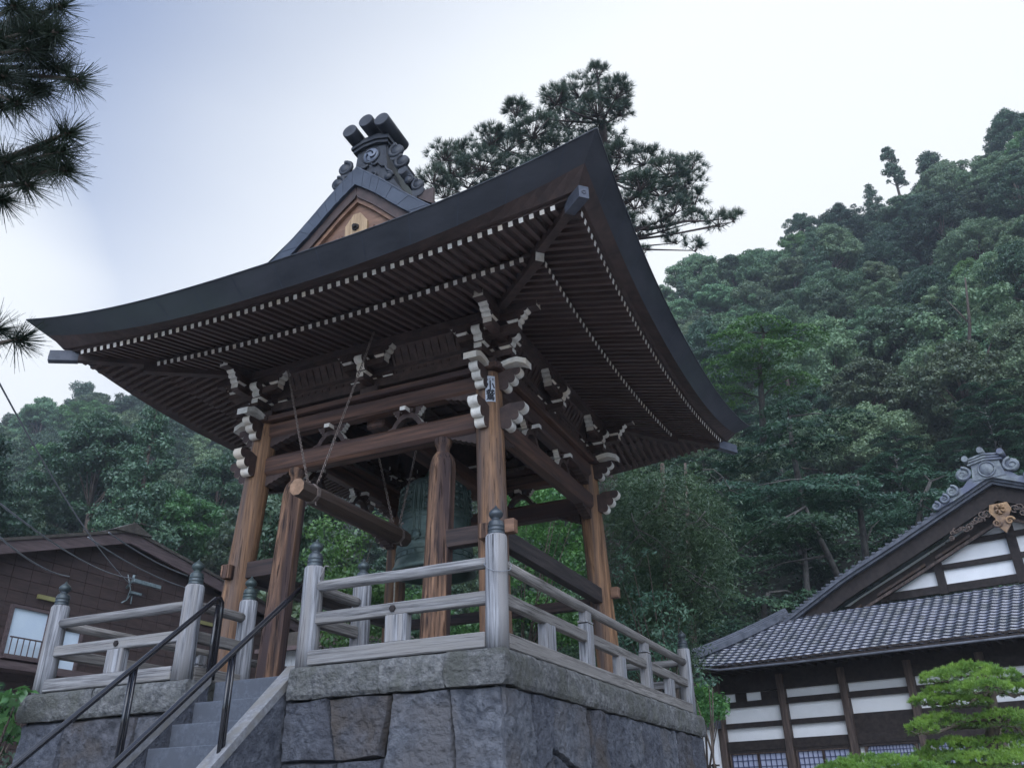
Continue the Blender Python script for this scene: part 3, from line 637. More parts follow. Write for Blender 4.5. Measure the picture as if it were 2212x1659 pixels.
# frog-leg struts between the two beams
def frog(cx, s, axis):
    b = MB(); o = []; n = 10
    outer = [(-.31, 0), (-.31, .03), (-.24, .05), (-.20, .12), (-.13, .20), (-.05, .235), (.05, .235), (.13, .20), (.20, .12), (.24, .05), (.31, .03), (.31, 0)]
    inner = [(.19, 0), (.15, .07), (.08, .14), (0, .16), (-.08, .14), (-.15, .07), (-.19, 0)]
    z = 3.436; vs = []; po = outer+inner; w_ = [False]*len(po)
    for k in (1, 2, 3, 7, 8, 9, 10): w_[k] = True
    P = (lambda u, v, t: (cx+u, s*BX+t, z+v)) if axis == 'x' else (lambda u, v, t: (s*BX+t, cx+u, z+v))
    m = len(outer); half = .05
    L1, L2 = [], []
    vs = [P(u, v, -half) for u, v in po]+[P(u, v, half) for u, v in po]; nn = len(po)
    fs = [(i, (i+1) % nn, nn+(i+1) % nn, nn+i) for i in range(nn)]; ms = [1 if w_[i] else 0 for i in range(nn)]
    # caps as strips between outer and inner outline
    io = [0, 1, 2, 3, 4, 5, 6, 7, 8, 9, 10, 11]; ii = [18, 18, 17, 17, 16, 15, 15, 14, 13, 13, 12, 12]
    for side in (0, nn):
        for k in range(11):
            q = [side+io[k], side+io[k+1], side+ii[k+1]]+([side+ii[k]] if ii[k] != ii[k+1] else [])
            fs.append(q); ms.append(0)
    b.add(vs, fs, ms)
    b.box(P(0, .262, 0), (.2, .13, .05) if axis == 'x' else (.13, .2, .05), 0)
    T(b, 'frog_leg_strut', ['carve', 'paint'])
    for sg in (-1, 1):
        c = P(sg*.13, .255, 0); nose((c[0], c[1], c[2]), (sg, 0) if axis == 'x' else (0, sg), .13, .11, .09)
    b = MB(); b.box(P(0, .255, (-1 if s < 0 else 1)*.0), (.09, .36, .06) if axis == 'x' else (.36, .09, .06), [1, 1, 1, 1, 0, 0] if True else 0); T(b, 'small_arm', ['carve', 'paint'])
for s in (-1, 1):
    for c in (-.64, .64): frog(c, s, 'x'); frog(c, s, 'y')
# bracket sets: three along every side
def masu(c, d=None, sz=.17, h=.085):
    b = MB(); x, y, z = c; h2 = h/2
    b.box((x, y, z+h*.2), (sz, sz, h*.6), 0)
    vs = []; 
    for zz, r in ((z-h2, sz*.36), (z-h*.1, sz*.5)):
        vs += [(x-r, y-r, zz), (x+r, y-r, zz), (x+r, y+r, zz), (x-r, y+r, zz)]
    b.add(vs, [(0, 1, 5, 4), (1, 2, 6, 5), (2, 3, 7, 6), (3, 0, 4, 7), (3, 2, 1, 0)], [1, 1, 1, 1, 0])
    return b
def arm(p, d, L0, L1, wd=.12, h=.10):
    "straight bracket arm along d from L0 to L1 with white end faces and coved lower corners"
    d = Vector((*d, 0)); s = Vector((-d.y, d.x, 0)); o = Vector(p); pl = [(L0, h/2), (L1, h/2), (L1, -h*.15), (L1-.03, -h*.5), (L0+.03, -h*.5), (L0, -h*.15)]
    vs = [o+d*u+Vector((0, 0, v))-s*wd/2 for u, v in pl]+[o+d*u+Vector((0, 0, v))+s*wd/2 for u, v in pl]
    n = 6; fs = [(i, (i+1) % n, n+(i+1) % n, n+i) for i in range(n)]+[tuple(range(n))[::-1], tuple(range(n, 2*n))]
    b = MB(); b.add(vs, fs, [0, 1, 0, 0, 0, 1, 0, 0]); return b
WL, PL = 1.90, 2.146
def bset(side, along, corner=0):
    "side: outward direction; along: position along the wall; corner: -1/+1 when the purlin arm runs on past the corner"
    n = Vector((*side, 0)); t = Vector((-n.y, n.x, 0)) if abs(n.y) > .5 else Vector((n.y, n.x, 0))
    t = Vector((abs(t.x), abs(t.y), 0)); W_ = lambda o, a, z: tuple(n*o+t*a+Vector((0, 0, z)))
    xs_ = .002 if abs(n.x) > .5 else 0.
    br = tag(MB().box(W_(WL, along, 4.145+xs_), (.30-2*xs_, .30-2*xs_, .13), 0, ch=.02, taper=.8).build('bracket_set', ['carve'], bt, TO))
    td = (t.x, t.y); nd = (n.x, n.y)
    def S(b, nm): return b.build(nm, ['carve', 'paint'], br, TO)
    S(arm(W_(WL, along, 4.27+xs_*2), nd, -.2, .375), 'outward_arm'); S(arm(W_(WL, along, 4.267+xs_*4), td, -.36 if corner >= 0 else -.2, .36 if corner <= 0 else .2, .118), 'lateral_arm')
    for a in (-.28, 0, .28):
        if corner and (a*corner > 0 or (a == 0 and xs_)): continue
        S(masu(W_(WL, along+a, 4.365)), 'bearing_block')
    S(masu(W_(WL+.26, along, 4.365)), 'bearing_block')
    p, w_ = nose_poly(.24, .17, 2)
    nose(W_(WL+.24, along, 4.478), nd, .24, .17, .13, br, 2)
    S(arm(W_(WL, along, 4.46+xs_), td, -.42 if corner >= 0 else -.2, .42 if corner <= 0 else .2, .116), 'lateral_arm')
    lo, hi = -.36, .36; nlo, nhi = -.482, .482
    if corner: 
        if corner > 0: hi, nhi = .58, .72
        else: lo, nlo = -.58, -.72
    S(arm(W_(PL, along, 4.49+xs_), td, lo, hi, .13), 'purlin_arm')
    for a in (lo+.08, 0, hi-.08): S(masu(W_(PL, along+a, 4.583)), 'bearing_block')
    S(MB().box(W_(PL, along, 4.667+xs_), (nhi-nlo-.3, .13, .09) if abs(n.y) > .5 else (.13, nhi-nlo-.3, .09), 0) if not corner else MB().box(W_(PL, along+(nhi+nlo)/2, 4.667+xs_), (nhi-nlo-.3, .13, .09) if abs(n.y) > .5 else (.13, nhi-nlo-.3, .09), 0), 'nose_arm')
    nose(W_(PL, along+nhi-.2, 4.667), td, .22, .17, .134, br, 3); nose(W_(PL, along+nlo+.2, 4.667), (-td[0], -td[1]), .22, .17, .134, br, 3)
    return br
for side in ((0, -1), (1, 0), (-1, 0), (0, 1)):
    bset(side, -1.9, -1); bset(side, 0); bset(side, 1.9, 1)
# eave purlins and curved ribs between the bracket sets
for s in (-1, 1):
    b = MB(); b.box((0, s*PL, 4.779), (5.516, .15, .115), [1, 1, 0, 0, 0, 0]); T(b, 'eave_purlin', ['eave', 'paint'])
    b = MB(); b.box((s*PL, 0, 4.777), (.15, 5.516, .112), [0, 0, 1, 1, 0, 0]); T(b, 'eave_purlin', ['eave', 'paint'])
def rib(n, a):
    n = Vector((*n, 0)); t = Vector((abs(n.y), abs(n.x), 0)); pts = []
    for k in range(7):
        q = k/6; o = 1.96+(PL-.07-1.96)*(q**1.8)+.03*math.sin(q*PI*2)*-1; pts.append(n*o+t*a+Vector((0, 0, 4.33+.40*q)))
    return pts
for side in ((0, -1), (1, 0), (-1, 0), (0, 1)):
    for sg in (-1, 1):
        b = MB()
        for k in range(9): b.tube(rib(side, sg*(.40+.125*k)), .026, 4, 0, smooth=False)
        b.grid(1, 6, lambda u, v: (lambda q: (Vector((*side, 0))*(1.95+(PL-.04-1.95)*v**1.8)+Vector((abs(side[1]), abs(side[0]), 0))*sg*(.38+1.1*u)+Vector((0, 0, 4.33+.40*v))))(0), 0)
        T(b, 'ribbed_panel', 'carve')
# ceiling over the bell
b = MB(); b.box((0, 0, 4.93), (3.7, 3.7, .03), 0)
for k in range(-5, 6): b.box((k*.34, 0, 4.895), (.05, 3.7, .045), 0); b.box((0, k*.34, 4.897), (3.7, .05, .04), 0)
T(b, 'coffered_ceiling', 'eave')
b = MB(); b.box((0, 0, 3.78), (.30, 3.66, .30), 0, ch=.03); T(b, 'bell_beam', 'beamy')

# ---- eaves
def bow(s, m): return m*(1-min(1, s*s))
def e_outer(side, a): t = abs(a)/3.71; return 3.97-(bow(t, .125) if side else 0), 4.59+.165*t**2.2
def e_inner(side, a): t = abs(a)/3.03; return 3.22-(bow(t, .06) if side else 0), 4.638+.11*t**2.2
def e_top(side, a): t = min(1.02, abs(a)/4.44); return 4.44-(bow(t, .155) if side else 0), 4.835+.40*t**2.6
def e_cop(side, a): t = min(1.02, abs(a)/4.2); return 4.20-.02*(1-t)-(bow(t, .10) if side else 0), 4.60+.44*t**2.6
def e_brn(side, a): t = min(1.02, abs(a)/4.04); return 4.04-(bow(t, .12) if side else 0), 4.665+.175*t**2.4
SIDES = [((0, -1), 0), ((1, 0), 1), ((0, 1), 0), ((-1, 0), 1)]     # outward direction, bowed?
def SP(n, o, a, z):
    n = Vector((*n, 0)); t = Vector((-n.y, n.x, 0)); return n*o+t*a+Vector((0, 0, z))
roof = tag(T(MB().box((0, 0, 5.02), (3.4, 3.4, .06), 0), 'roof', ['eave']))
NSEG = 44
def strip(fa, fb, name, mt, amax=None, par=roof, thick=0):
    b = MB()
    for n, sd in SIDES:
        def fn(u, v):
            q = -1+2*u; oa, za = fa(sd, q*1); return SP(n, 0, 0, 0)
        vs = []
        for i in range(NSEG+1):
            q = -1+2*i/NSEG
            for f in (fa, fb):
                e0 = f(0, 0); mx_ = MAXA[f]; a = q*mx_; o, z = f(sd, a); vs.append(SP(n, o, a, z))
        b.add(vs, [(2*i, 2*i+1, 2*i+3, 2*i+2) for i in range(NSEG)], 0, False)
    return b.build(name, mt, par, TO)
e_in2 = lambda sd, a: (3.90-(bow(abs(a)/3.9, .12) if sd else 0), e_brn(sd, a*4.04/3.9)[1]-.004)
e_lip = lambda sd, a: (e_top(sd, a)[0]-.02, e_top(sd, a)[1]+.012)
e_mid = lambda sd, a: (4.11-(bow(min(1, abs(a)/4.11), .11) if sd else 0), .5*(e_brn(sd, a*4.04/4.11)[1]+e_cop(sd, a*4.2/4.11)[1])-.0)
MAXA = {e_top: 4.44, e_cop: 4.2, e_brn: 4.04, e_in2: 3.9, e_lip: 4.42, e_mid: 4.11}
strip(e_cop, e_top, 'copper_fascia', 'copper')
b = MB()      # folded seams of the copper sheets on the roof edge
for n, sd in SIDES:
    for i in range(-6, 7):
        a = i*.66+.11; q = []
        for f, mm in ((e_cop, 4.2), (e_top, 4.44)):
            for da in (-.006, .006): o, z = f(sd, (a+da)*mm/4.44); q.append(SP(n, o+.004, (a+da)*mm/4.44, z-.003))
        b.add(q, [(0, 1, 3, 2)], 0)
b.build('fascia_seam', 'verge', roof, TO)
b = MB()
for n, sd in SIDES: b.tube([SP(n, e_top(sd, a)[0]+.004, a, e_top(sd, a)[1]+.004) for a in np.linspace(-4.44, 4.44, 40)], .011, 5, 0)
b.build('roof_edge_roll', 'orn', roof, TO)
b = strip(e_brn, e_cop, 'eave_board', 'eave')
strip(e_in2, e_brn, 'eave_board', 'eave')
# boards over the rafters, and the beam the flying rafters rest on
def soffit(f0, f1, n=36, name='soffit_board'):
    b = MB()
    for nrm, sd in SIDES:
        vs = []
        for i in range(n+1):
            q = -1+2*i/n; (o0, z0, a0), (o1, z1, a1) = f0(sd, q), f1(sd, q); vs += [SP(nrm, o0, a0, z0), SP(nrm, o1, a1, z1)]
        b.add(vs, [(2*i, 2*i+1, 2*i+3, 2*i+2) for i in range(n)], 0, False)
    return b.build(name, 'eave', roof, TO)
soffit(lambda sd, q: (1.80, 4.99, q*1.80), lambda sd, q: (e_inner(sd, q*3.03)[0]+.01, e_inner(sd, q*3.03)[1]+.036, q*3.2))
soffit(lambda sd, q: (3.0, e_inner(sd, q*3.0)[1]+.175, q*3.0), lambda sd, q: (e_outer(sd, q*3.71)[0], e_outer(sd, q*3.71)[1]+.038, q*3.95))
def curved_bar(o_in, o_out, fz, h, amax, name, mt):
    for nrm, sd in SIDES:
        b = MB(); n = 36; vs = []
        for i in range(n+1):
            q = (-1+2*i/n); 
            for o, dz in ((o_in, 0), (o_out, 0), (o_out, h), (o_in, h)):
                a = q*(amax+(o-o_out)); sh = bow(abs(q), .06 if name == 'flying_rafter_sill' else .12) if sd else 0
                vs.append(SP(nrm, o-sh, a, fz(q)+dz))
        b.add(vs, [(4*i+k, 4*i+(k+1) % 4, 4*(i+1)+(k+1) % 4, 4*(i+1)+k) for i in range(n) for k in range(4)], 0)
        b.build(name, mt, roof, TO)
curved_bar(3.06, 3.165, lambda q: 4.638+.045+.11*abs(q)**2.2, .075, 3.13, 'flying_rafter_sill', 'eave')
curved_bar(3.86, 3.985, lambda q: 4.59+.045+.165*abs(q)**2.2, .06, 3.95, 'rafter_tip_board', 'eave')
# rafters
def rafter_mesh(name, w_, h, L):
    me = MB(); me.box((0, -L/2, 0), (w_, L, h), [0, 0, 0, 1, 0, 0]); o = me.build(name, ['rafter', 'paint'], roof); return o
def place_rafter(proto, first, nrm, o, a, z, L, slope, L0):
    r = proto if first else proto.copy()
    if not first: COL.objects.link(r)
    ang = math.atan2(nrm[1], nrm[0])-PI/2; p = SP(nrm, o, a, z)-Vector(TO)
    r.location = p; r.rotation_euler = (-math.atan(slope), 0, ang); r.scale = (1, L/L0, 1); r.parent = roof; return r
def rest_rafters(items, w_, h, name):
    b = MB()
    for nrm, o, a, z, L, slope in items:
        n = Vector((*nrm, 0)); R = Matrix(((-n.y, n.x, 0), (n.x, n.y, 0), (0, 0, 1))).transposed()
        Rx = Matrix.Rotation(math.atan2(n.y, n.x)-PI/2, 3, 'Z') @ Matrix.Rotation(-math.atan(slope), 3, 'X')
        b.box(SP(nrm, o, a, z)+Rx @ Vector((0, -L/2, 0)), (w_, L, h), [0, 0, 0, 1, 0, 0], R=Rx)
    ob = b.build(name, ['rafter', 'paint'], roof, TO); ob['kind'] = 'stuff'
SPC = 7.42/56
def run_rafters(kind):
    fn, n, amax, w_, h, L0, slope, name = (e_outer, 57, 3.71, .056, .066, .95, .23, 'flying_rafter') if kind else (e_inner, 46, 2.985, .056, .066, 1.4, .22, 'base_rafter')
    proto = rafter_mesh(name, w_, h, L0); first = True; cnt = 0; rest = []
    for si, (nrm, sd) in enumerate(SIDES):
        for i in range(n):
            a = -amax+2*amax*i/(n-1); o, z = fn(sd, a)
            inner = max(abs(a)+.06, 3.02 if kind else 1.82); L = max(.10, o-inner)
            if si < 2 and cnt < 100: place_rafter(proto, first, nrm, o, a, z, L, slope, L0); first = False; cnt += 1
            else: rest.append((nrm, o, a, z, L, slope))
    rest_rafters(rest, w_, h, name)
run_rafters(1); run_rafters(0)
# hip rafters with white ends
for sx in (-1, 1):
    for sy in (-1, 1):
        D2 = Vector((sx, sy, 0)).normalized()
        def hip(a0, z0, a1, z1, h, wd, name, cutm=1, mts=('eave', 'paint')):
            p0, p1 = Vector((sx*a0, sy*a0, z0)), Vector((sx*a1, sy*a1, z1)); d = (p1-p0).normalized(); s = Vector((0, 0, 1)).cross(D2).normalized()*wd/2; u = Vector((0, 0, h/2))
            vs = [p0-s-u, p0+s-u, p0+s+u, p0-s+u, p1-s-u-D2*.03, p1+s-u-D2*.03, p1+s+u, p1-s+u]
            b = MB(); b.add(vs, [(0, 1, 2, 3), (4, 7, 6, 5), (0, 4, 5, 1), (1, 5, 6, 2), (2, 6, 7, 3), (3, 7, 4, 0)], [0, 1, 0, 0, 0, 0]); return b
        T(hip(1.7, 4.94, 3.255, 4.715, .155, .115, ''), 'hip_rafter', ['eave', 'paint'], roof)
        T(hip(2.95, 4.86, 4.02, 4.735, .15, .11, ''), 'hip_rafter', ['eave', 'eave'], roof)
        b = MB(); p0, p1 = Vector((sx*3.88, sy*3.88, 4.745)), Vector((sx*4.15, sy*4.15, 4.69)); s = Vector((0, 0, 1)).cross(D2).normalized()*.060; u = Vector((0, 0, .080))
        b.add([p0-s-u, p0+s-u, p0+s+u, p0-s+u, p1-s-u, p1+s-u, p1+s+u, p1-s+u], [(0, 1, 2, 3), (4, 7, 6, 5), (0, 4, 5, 1), (1, 5, 6, 2), (2, 6, 7, 3), (3, 7, 4, 0)], 0)
        for k in range(8):      # small embossed flower on the metal shoe
            a = k*PI/4; c = p1+D2*.004+s.normalized()*math.cos(a)*.022+Vector((0, 0, math.sin(a)*.022)); b.box(c, (.011, .011, .011), 0)
        T(b, 'hip_rafter_shoe', 'shoe', roof)

# ---- roof surface
XE = 4.42
def hfun(d): return 4.85+.40*d+.054*d*d
def edge_lift(a, d): return (e_top(0, min(4.44, abs(a)))[1]-4.835)*max(0, 1-d/2.4)**1.6
b = MB(); GY = 2.62
for n, sd in SIDES:
    ndv = 10 if abs(n[1]) > .5 else 22; dm = XE-GY if abs(n[1]) > .5 else XE
    def fn(u, v):
        d = v*dm; q = -1+2*u
        if abs(n[1]) > .5: am = XE-d
        else: am = (XE-d) if XE-d > GY+.13 else GY+.13
        a = q*am; sh = bow(abs(q), .155)*(1-v) if sd else 0
        dd = d; z = hfun(dd)+edge_lift(a, d); return SP(n, XE-sh-d, a, z)
    b.grid(40, ndv, fn, 0, True)
b.build('roof_covering', 'copper', roof, TO)
# gable: curve of the verge, (x, z) symmetrical
VO = [(0, 7.75), (.25, 7.53), (.48, 7.33), (.92, 6.90), (1.43, 6.45), (2.0, 6.02), (2.6, 5.66)]
VI = [(0, 7.42), (.22, 7.25), (.42, 7.08), (.74, 6.77), (1.08, 6.47), (1.62, 6.03), (2.2, 5.66)]
def vint(V, t):
    t = t*(len(V)-1); i = min(int(t), len(V)-2); f = t-i
    p = [V[max(i-1, 0)], V[i], V[i+1], V[min(i+2, len(V)-1)]]
    return tuple(.5*((2*p[1][k])+(-p[0][k]+p[2][k])*f+(2*p[0][k]-5*p[1][k]+4*p[2][k]-p[3][k])*f*f+(-p[0][k]+3*p[1][k]-3*p[2][k]+p[3][k])*f**3) for k in (0, 1)) if 0 < i < len(V)-2 or True else None
for sy in (-1, 1):
    yf = sy*2.76; par = tag(T(MB().box((0, sy*2.36, 6.45), (2.4, .05, 1.5), 0), 'gable', ['eave'], roof))
    b = MB(); Y = lambda k: sy*k
    for sx in (-1, 1):
        NP = 19
        for i in range(NP):
            t0, t1 = i/NP+.0006, (i+1)/NP-.0006; a, c = vint(VO, t0), vint(VO, t1); e, g_ = vint(VI, t0), vint(VI, t1); o = .004*(i % 2)
            q = [(sx*p[0], p[1]) for p in (a, c, g_, e)]
            b.prism(q, Y(2.60), Y(2.755+o), 'y', 0)
    b.build('verge_panels', 'verge', par, TO)
    b = MB()      # rolled upper edge of the verge and strip of roof behind it
    for sx in (-1, 1):
        pts = [(sx*vint(VO, t)[0], Y(2.74), vint(VO, t)[1]+.012) for t in np.linspace(0, 1, 20)]; b.tube(pts, .022, 6, 0)
        b.grid(19, 1, lambda u, v: (sx*vint(VO, u)[0], Y(2.74-.35*v), vint(VO, u)[1]+.006+(.03 if v else 0)), 0, True)
    b.build('verge_roll', 'verge', par, TO)
    def board(d0, d1, y0, y1, mt, name, dz=0):
        b = MB()
        for sx in (-1, 1):
            for i in range(14):
                t0, t1 = i/14, (i+1)/14; q = []
                for t, dd in ((t0, d0), (t1, d0), (t1, d1), (t0, d1)):
                    x, z = vint(VI, t); k = dd; q.append((sx*max(0, x-k*.35), z-k*.93))
                b.prism(q, Y(y0), Y(y1), 'y', 0)
        return b.build(name, mt, par, TO)
    board(-.03, .17, 2.48, 2.70, 'eave', 'barge_board')
    board(.15, .24, 2.46, 2.66, 'gablew', 'barge_board'); board(.22, .52, 2.42, 2.60, 'gablew', 'barge_board')
    b = MB(); hp = [(-.06, 6.93), (.06, 6.93), (.20, 6.74), (.20, 6.52), (.10, 6.42), (0, 6.34), (-.10, 6.42), (-.20, 6.52), (-.20, 6.74)]
    b.prism(hp, Y(2.56), Y(2.64), 'y', 0); ge = b.build('gable_pendant', 'gableL', par, TO)
    b = MB(); b.prism([(.062*math.cos(PI/3*k+.5), 6.66+.062*math.sin(PI/3*k+.5)) for k in range(6)], Y(2.63), Y(2.67), 'y', 0)
    b.prism([(.035*math.cos(PI/3*k+.5), 6.66+.035*math.sin(PI/3*k+.5)) for k in range(6)], Y(2.67), Y(2.71), 'y', 0); b.build('hexagonal_nail_cover', 'dark', ge, TO)
    b = MB()
    for sx in (-1, 1):
        for k in range(5): b.tube([(sx*(.24+.05*k), Y(2.58), 6.55), (sx*(.30+.06*k), Y(2.6), 6.62-.03*k), (sx*(.27+.06*k), Y(2.61), 6.50-.03*k)], .022, 6, 0)
    b.build('pendant_fins', 'gablew', par, TO)

# ---- ridge and end ornaments
b = MB(); b.prism([(-.36, 7.55), (-.30, 8.05), (-.26, 8.30), (.26, 8.30), (.30, 8.05), (.36, 7.55)], -2.2, 2.2, 'y', 0)
b.prism([(-.46, 7.50), (-.46, 7.66), (.46, 7.66), (.46, 7.50)], -2.25, 2.25, 'y', 0); b.prism([(-.34, 8.30), (-.34, 8.36), (.34, 8.36), (.34, 8.30)], -2.22, 2.22, 'y', 0)
b.build('ridge', 'copper', roof, TO)
def spiral(c, r, turns, tr, y, sgn, ph=0., flat=1.0, n=30):
    pts, rr = [], []
    for k in range(n):
        q = k/(n-1); a = ph+sgn*q*turns*2*PI; rad = r*(1-q*.93); pts.append((c[0]+rad*math.cos(a)*flat, y-.03*q*(-1), c[1]+rad*math.sin(a))); rr.append(tr*(1-q*.5))
    return pts, rr
for sy in (-1, 1):
    Y = lambda k: sy*k
    od = tag(MB().prism([(-.31, 7.3), (-.28, 8.0), (-.30, 8.55), (.30, 8.55), (.28, 8.0), (.31, 7.3)], Y(2.10), Y(2.36), 'y', 0).build('ridge_end_ornament', ['orn'], roof, TO))
    b = MB(); body = [(-.9, 7.10), (-.66, 7.32), (-.47, 7.62), (-.32, 7.98), (-.27, 8.45), (.27, 8.45), (.32, 7.98), (.47, 7.62), (.66, 7.32), (.9, 7.10)]
    b.prism(body, Y(2.12), Y(2.38), 'y', 0); b.prism([(-.95, 6.98), (-.92, 7.12), (.92, 7.12), (.95, 6.98)], Y(2.1), Y(2.42), 'y', 0); b.build('ornament_body', 'orn', od, TO)
    b = MB()        # stepped cornice, arched
    for k, (z, w_, e) in enumerate(((8.44, .33, .05), (8.50, .36, .08), (8.58, .33, .04))):
        b.prism([(-w_, z), (-w_, z+.055), (-.12, z+.13), (.12, z+.13), (w_, z+.055), (w_, z), (.12, z+.07), (-.12, z+.07)], Y(2.0), Y(2.38+e), 'y', 0)
    b.prism([(-.3, 8.45), (-.3, 8.66), (0, 8.75), (.3, 8.66), (.3, 8.45)], Y(2.02), Y(2.37), 'y', 0); b.build('ornament_cornice', 'orn', od, TO)
    for cx, cz_ in ((-.31, 8.76), (0, 8.86), (.31, 8.76)):
        b = MB(); b.tube([(cx, Y(2.62), cz_+.02), (cx, Y(2.60), cz_+.018), (cx, Y(1.95), cz_-.03)], [.128, .134, .13], 20, 0); b.build('ridge_cylinder', 'orn', od, TO)
    for sx in (-1, 1):
        for cx, cz_, ln in ((.47, 8.10, .5), (.63, 7.75, .5), (.93, 7.22, .8)):
            b = MB(); b.tube([(sx*cx, Y(2.40), cz_), (sx*cx, Y(2.40-ln), cz_-.05)], .085 if ln < .7 else .11, 12, 0); b.build('side_roll', 'orn', od, TO)
        for c, r, tr, sg in (((.50, 8.20), .13, .04, 1), ((.62, 7.93), .125, .038, 1), ((.93, 7.34), .10, .032, 1), ((.36, 7.72), .07, .022, -1), ((.75, 7.50), .08, .022, -1)):
            b = MB(); p, rr = spiral((sx*c[0], c[1]), r, 1.7, tr, Y(2.40), sx*sg, PI/2, 1.15); b.tube(p, rr, 6, 0)
            b.lathe([(.001, 0), (r*.95, .0), (r*.9, .05), (.001, .06)], (sx*c[0], Y(2.36), c[1]), 14, 0, tilt=Matrix.Rotation(sy*-PI/2, 3, 'X')); b.build('cloud_scroll', 'orn', od, TO)
    b = MB()       # carved wave band and fins under the emblem
    for sx in (-1, 1):
        wv = [(sx*x, Y(2.40), z) for x, z in ((.03, 8.10), (.10, 8.06), (.16, 8.09), (.22, 8.00), (.30, 7.97), (.34, 7.86), (.42, 7.80), (.47, 7.70))]; b.tube(wv, .024, 6, 0)
        for k in range(4): b.tube([(sx*(.40+.07*k), Y(2.39), 7.16), (sx*(.33+.05*k), Y(2.40), 7.52-.05*k)], .014, 5, 0)
        b.tube([(sx*.06, Y(2.40), 7.93), (sx*.14, Y(2.41), 7.86), (sx*.10, Y(2.41), 7.78), (sx*.04, Y(2.4), 7.82)], .02, 6, 0)
    b.box((0, Y(2.385), 7.22), (1.3, .03, .02), 0); b.box((0, Y(2.385), 7.36), (.9, .03, .02), 0); b.box((-.32, Y(2.385), 7.29), (.02, .03, .12), 0); b.box((-.22, Y(2.385), 7.29), (.02, .03, .12), 0)
    b.build('carved_wave_band', 'orn', od, TO)
    em = tag(MB().lathe([(.165, 0), (.17, .02), (.15, .035), (.142, .02)], (0.0, Y(2.375), 8.30), 28, 0, tilt=Matrix.Rotation(sy*-PI/2, 3, 'X')).build('emblem_ring', ['orn'], od, TO))
    MB().lathe([(.001, .03), (.14, .028), (.14, .0)][::-1], (0, Y(2.375), 8.30), 28, 0, tilt=Matrix.Rotation(sy*-PI/2, 3, 'X')).build('emblem_disc', ['disc'], od, TO)
    b = MB()       # three commas whirling in the disc
    for k in range(3):
        a0 = k*2*PI/3+.6; pts, rr = [], []
        for j in range(14):
            q = j/13; a = a0+q*1.9; rad = .048+.072*q**.8; pts.append((rad*math.cos(a)*sy*-1, Y(2.409), 8.30+rad*math.sin(a))); rr.append(.030*(1-q)**.8+.003)
        b.tube(pts, rr, 8, 0, flat=.35)
    b.build('whirl_emblem', 'verge', od, TO)

# ---- paper slip on the near post
def text_mesh(body, size, name):
    cu = bpy.data.curves.new(name, 'FONT'); cu.body = body; cu.size = size; cu.align_x = 'CENTER'; cu.align_y = 'CENTER'; cu.offset = 0
    o = bpy.data.objects.new(name, cu); COL.objects.link(o); dg = bpy.context.evaluated_depsgraph_get(); me = bpy.data.meshes.new_from_object(o.evaluated_get(dg)); bpy.data.objects.remove(o); return me
pc = at(1067, 815, X=1.90); a_dir = math.atan2(CAM.y+1.92, CAM.x-1.9); a_dir = -PI/2+.54
zt_, zb_ = 3.88, 3.49
ctr = lambda z: Vector((AT(z), -AT(z)*1.02, 0)); RS = .189
b = MB(); b.grid(8, 6, lambda u, v: ctr(zb_+(zt_-zb_)*v)+Vector((math.cos(a_dir+(u-.5)*.72)*RS, math.sin(a_dir+(u-.5)*.72)*RS, zb_+(zt_-zb_)*v)), 0, True)
slip = tag(b.build('paper_slip', 'sticker', None, (AT(3.7), -AT(3.7)*1.02-RS, 3.5)), 'narrow white paper slip with black brush lettering pasted high on the near post', 'votive slip'); slip.location = (AT(3.7), -AT(3.7)*1.02-RS, 3.5)
b = MB()
for body, size, u0, v0, sxx, syy in (('たくみ'[::-1], .042, .5, .86, 1.0, 1.15), ('小', .13, .5, .62, .95, 1.25), ('鷲', .135, .5, .25, .92, 1.30)):
    me = text_mesh(body, size, 'slip_text'); vs = []; bm = bmesh.new(); bm.from_mesh(me)
    for k in range(-12, 13): bmesh.ops.bisect_plane(bm, geom=bm.verts[:]+bm.edges[:]+bm.faces[:], plane_co=(k*.009, 0, 0), plane_no=(1, 0, 0))
    bm.to_mesh(me); bm.free()
    xs = [v.co.x for v in me.vertices]; ys_ = [v.co.y for v in me.vertices]; mx_, my_ = (max(xs)+min(xs))/2, (max(ys_)+min(ys_))/2
    th = .0045 if size > .1 else .0018
    for q, (ox, oy) in enumerate(((0, 0), (th, 0), (-th, 0), (0, th*.6), (0, -th*.6), (th*.6, th*.5), (-th*.6, -th*.5))):      # brush weight
        vs = []
        for v in me.vertices:
            x, y = (v.co.x-mx_)*sxx+ox, (v.co.y-my_)*syy+oy; z = zb_+(zt_-zb_)*v0+y; an = a_dir+(u0-.5)*.72+x/RS; c = ctr(z); rq = RS+.004+.0002*q; vs.append(c+Vector((math.cos(an)*rq, math.sin(an)*rq, z)))
        b.add(vs, [list(p.vertices) for p in me.polygons], 0)
ink = b.build('brush_lettering', 'ink', slip, (AT(3.7), -AT(3.7)*1.02-RS, 3.5))

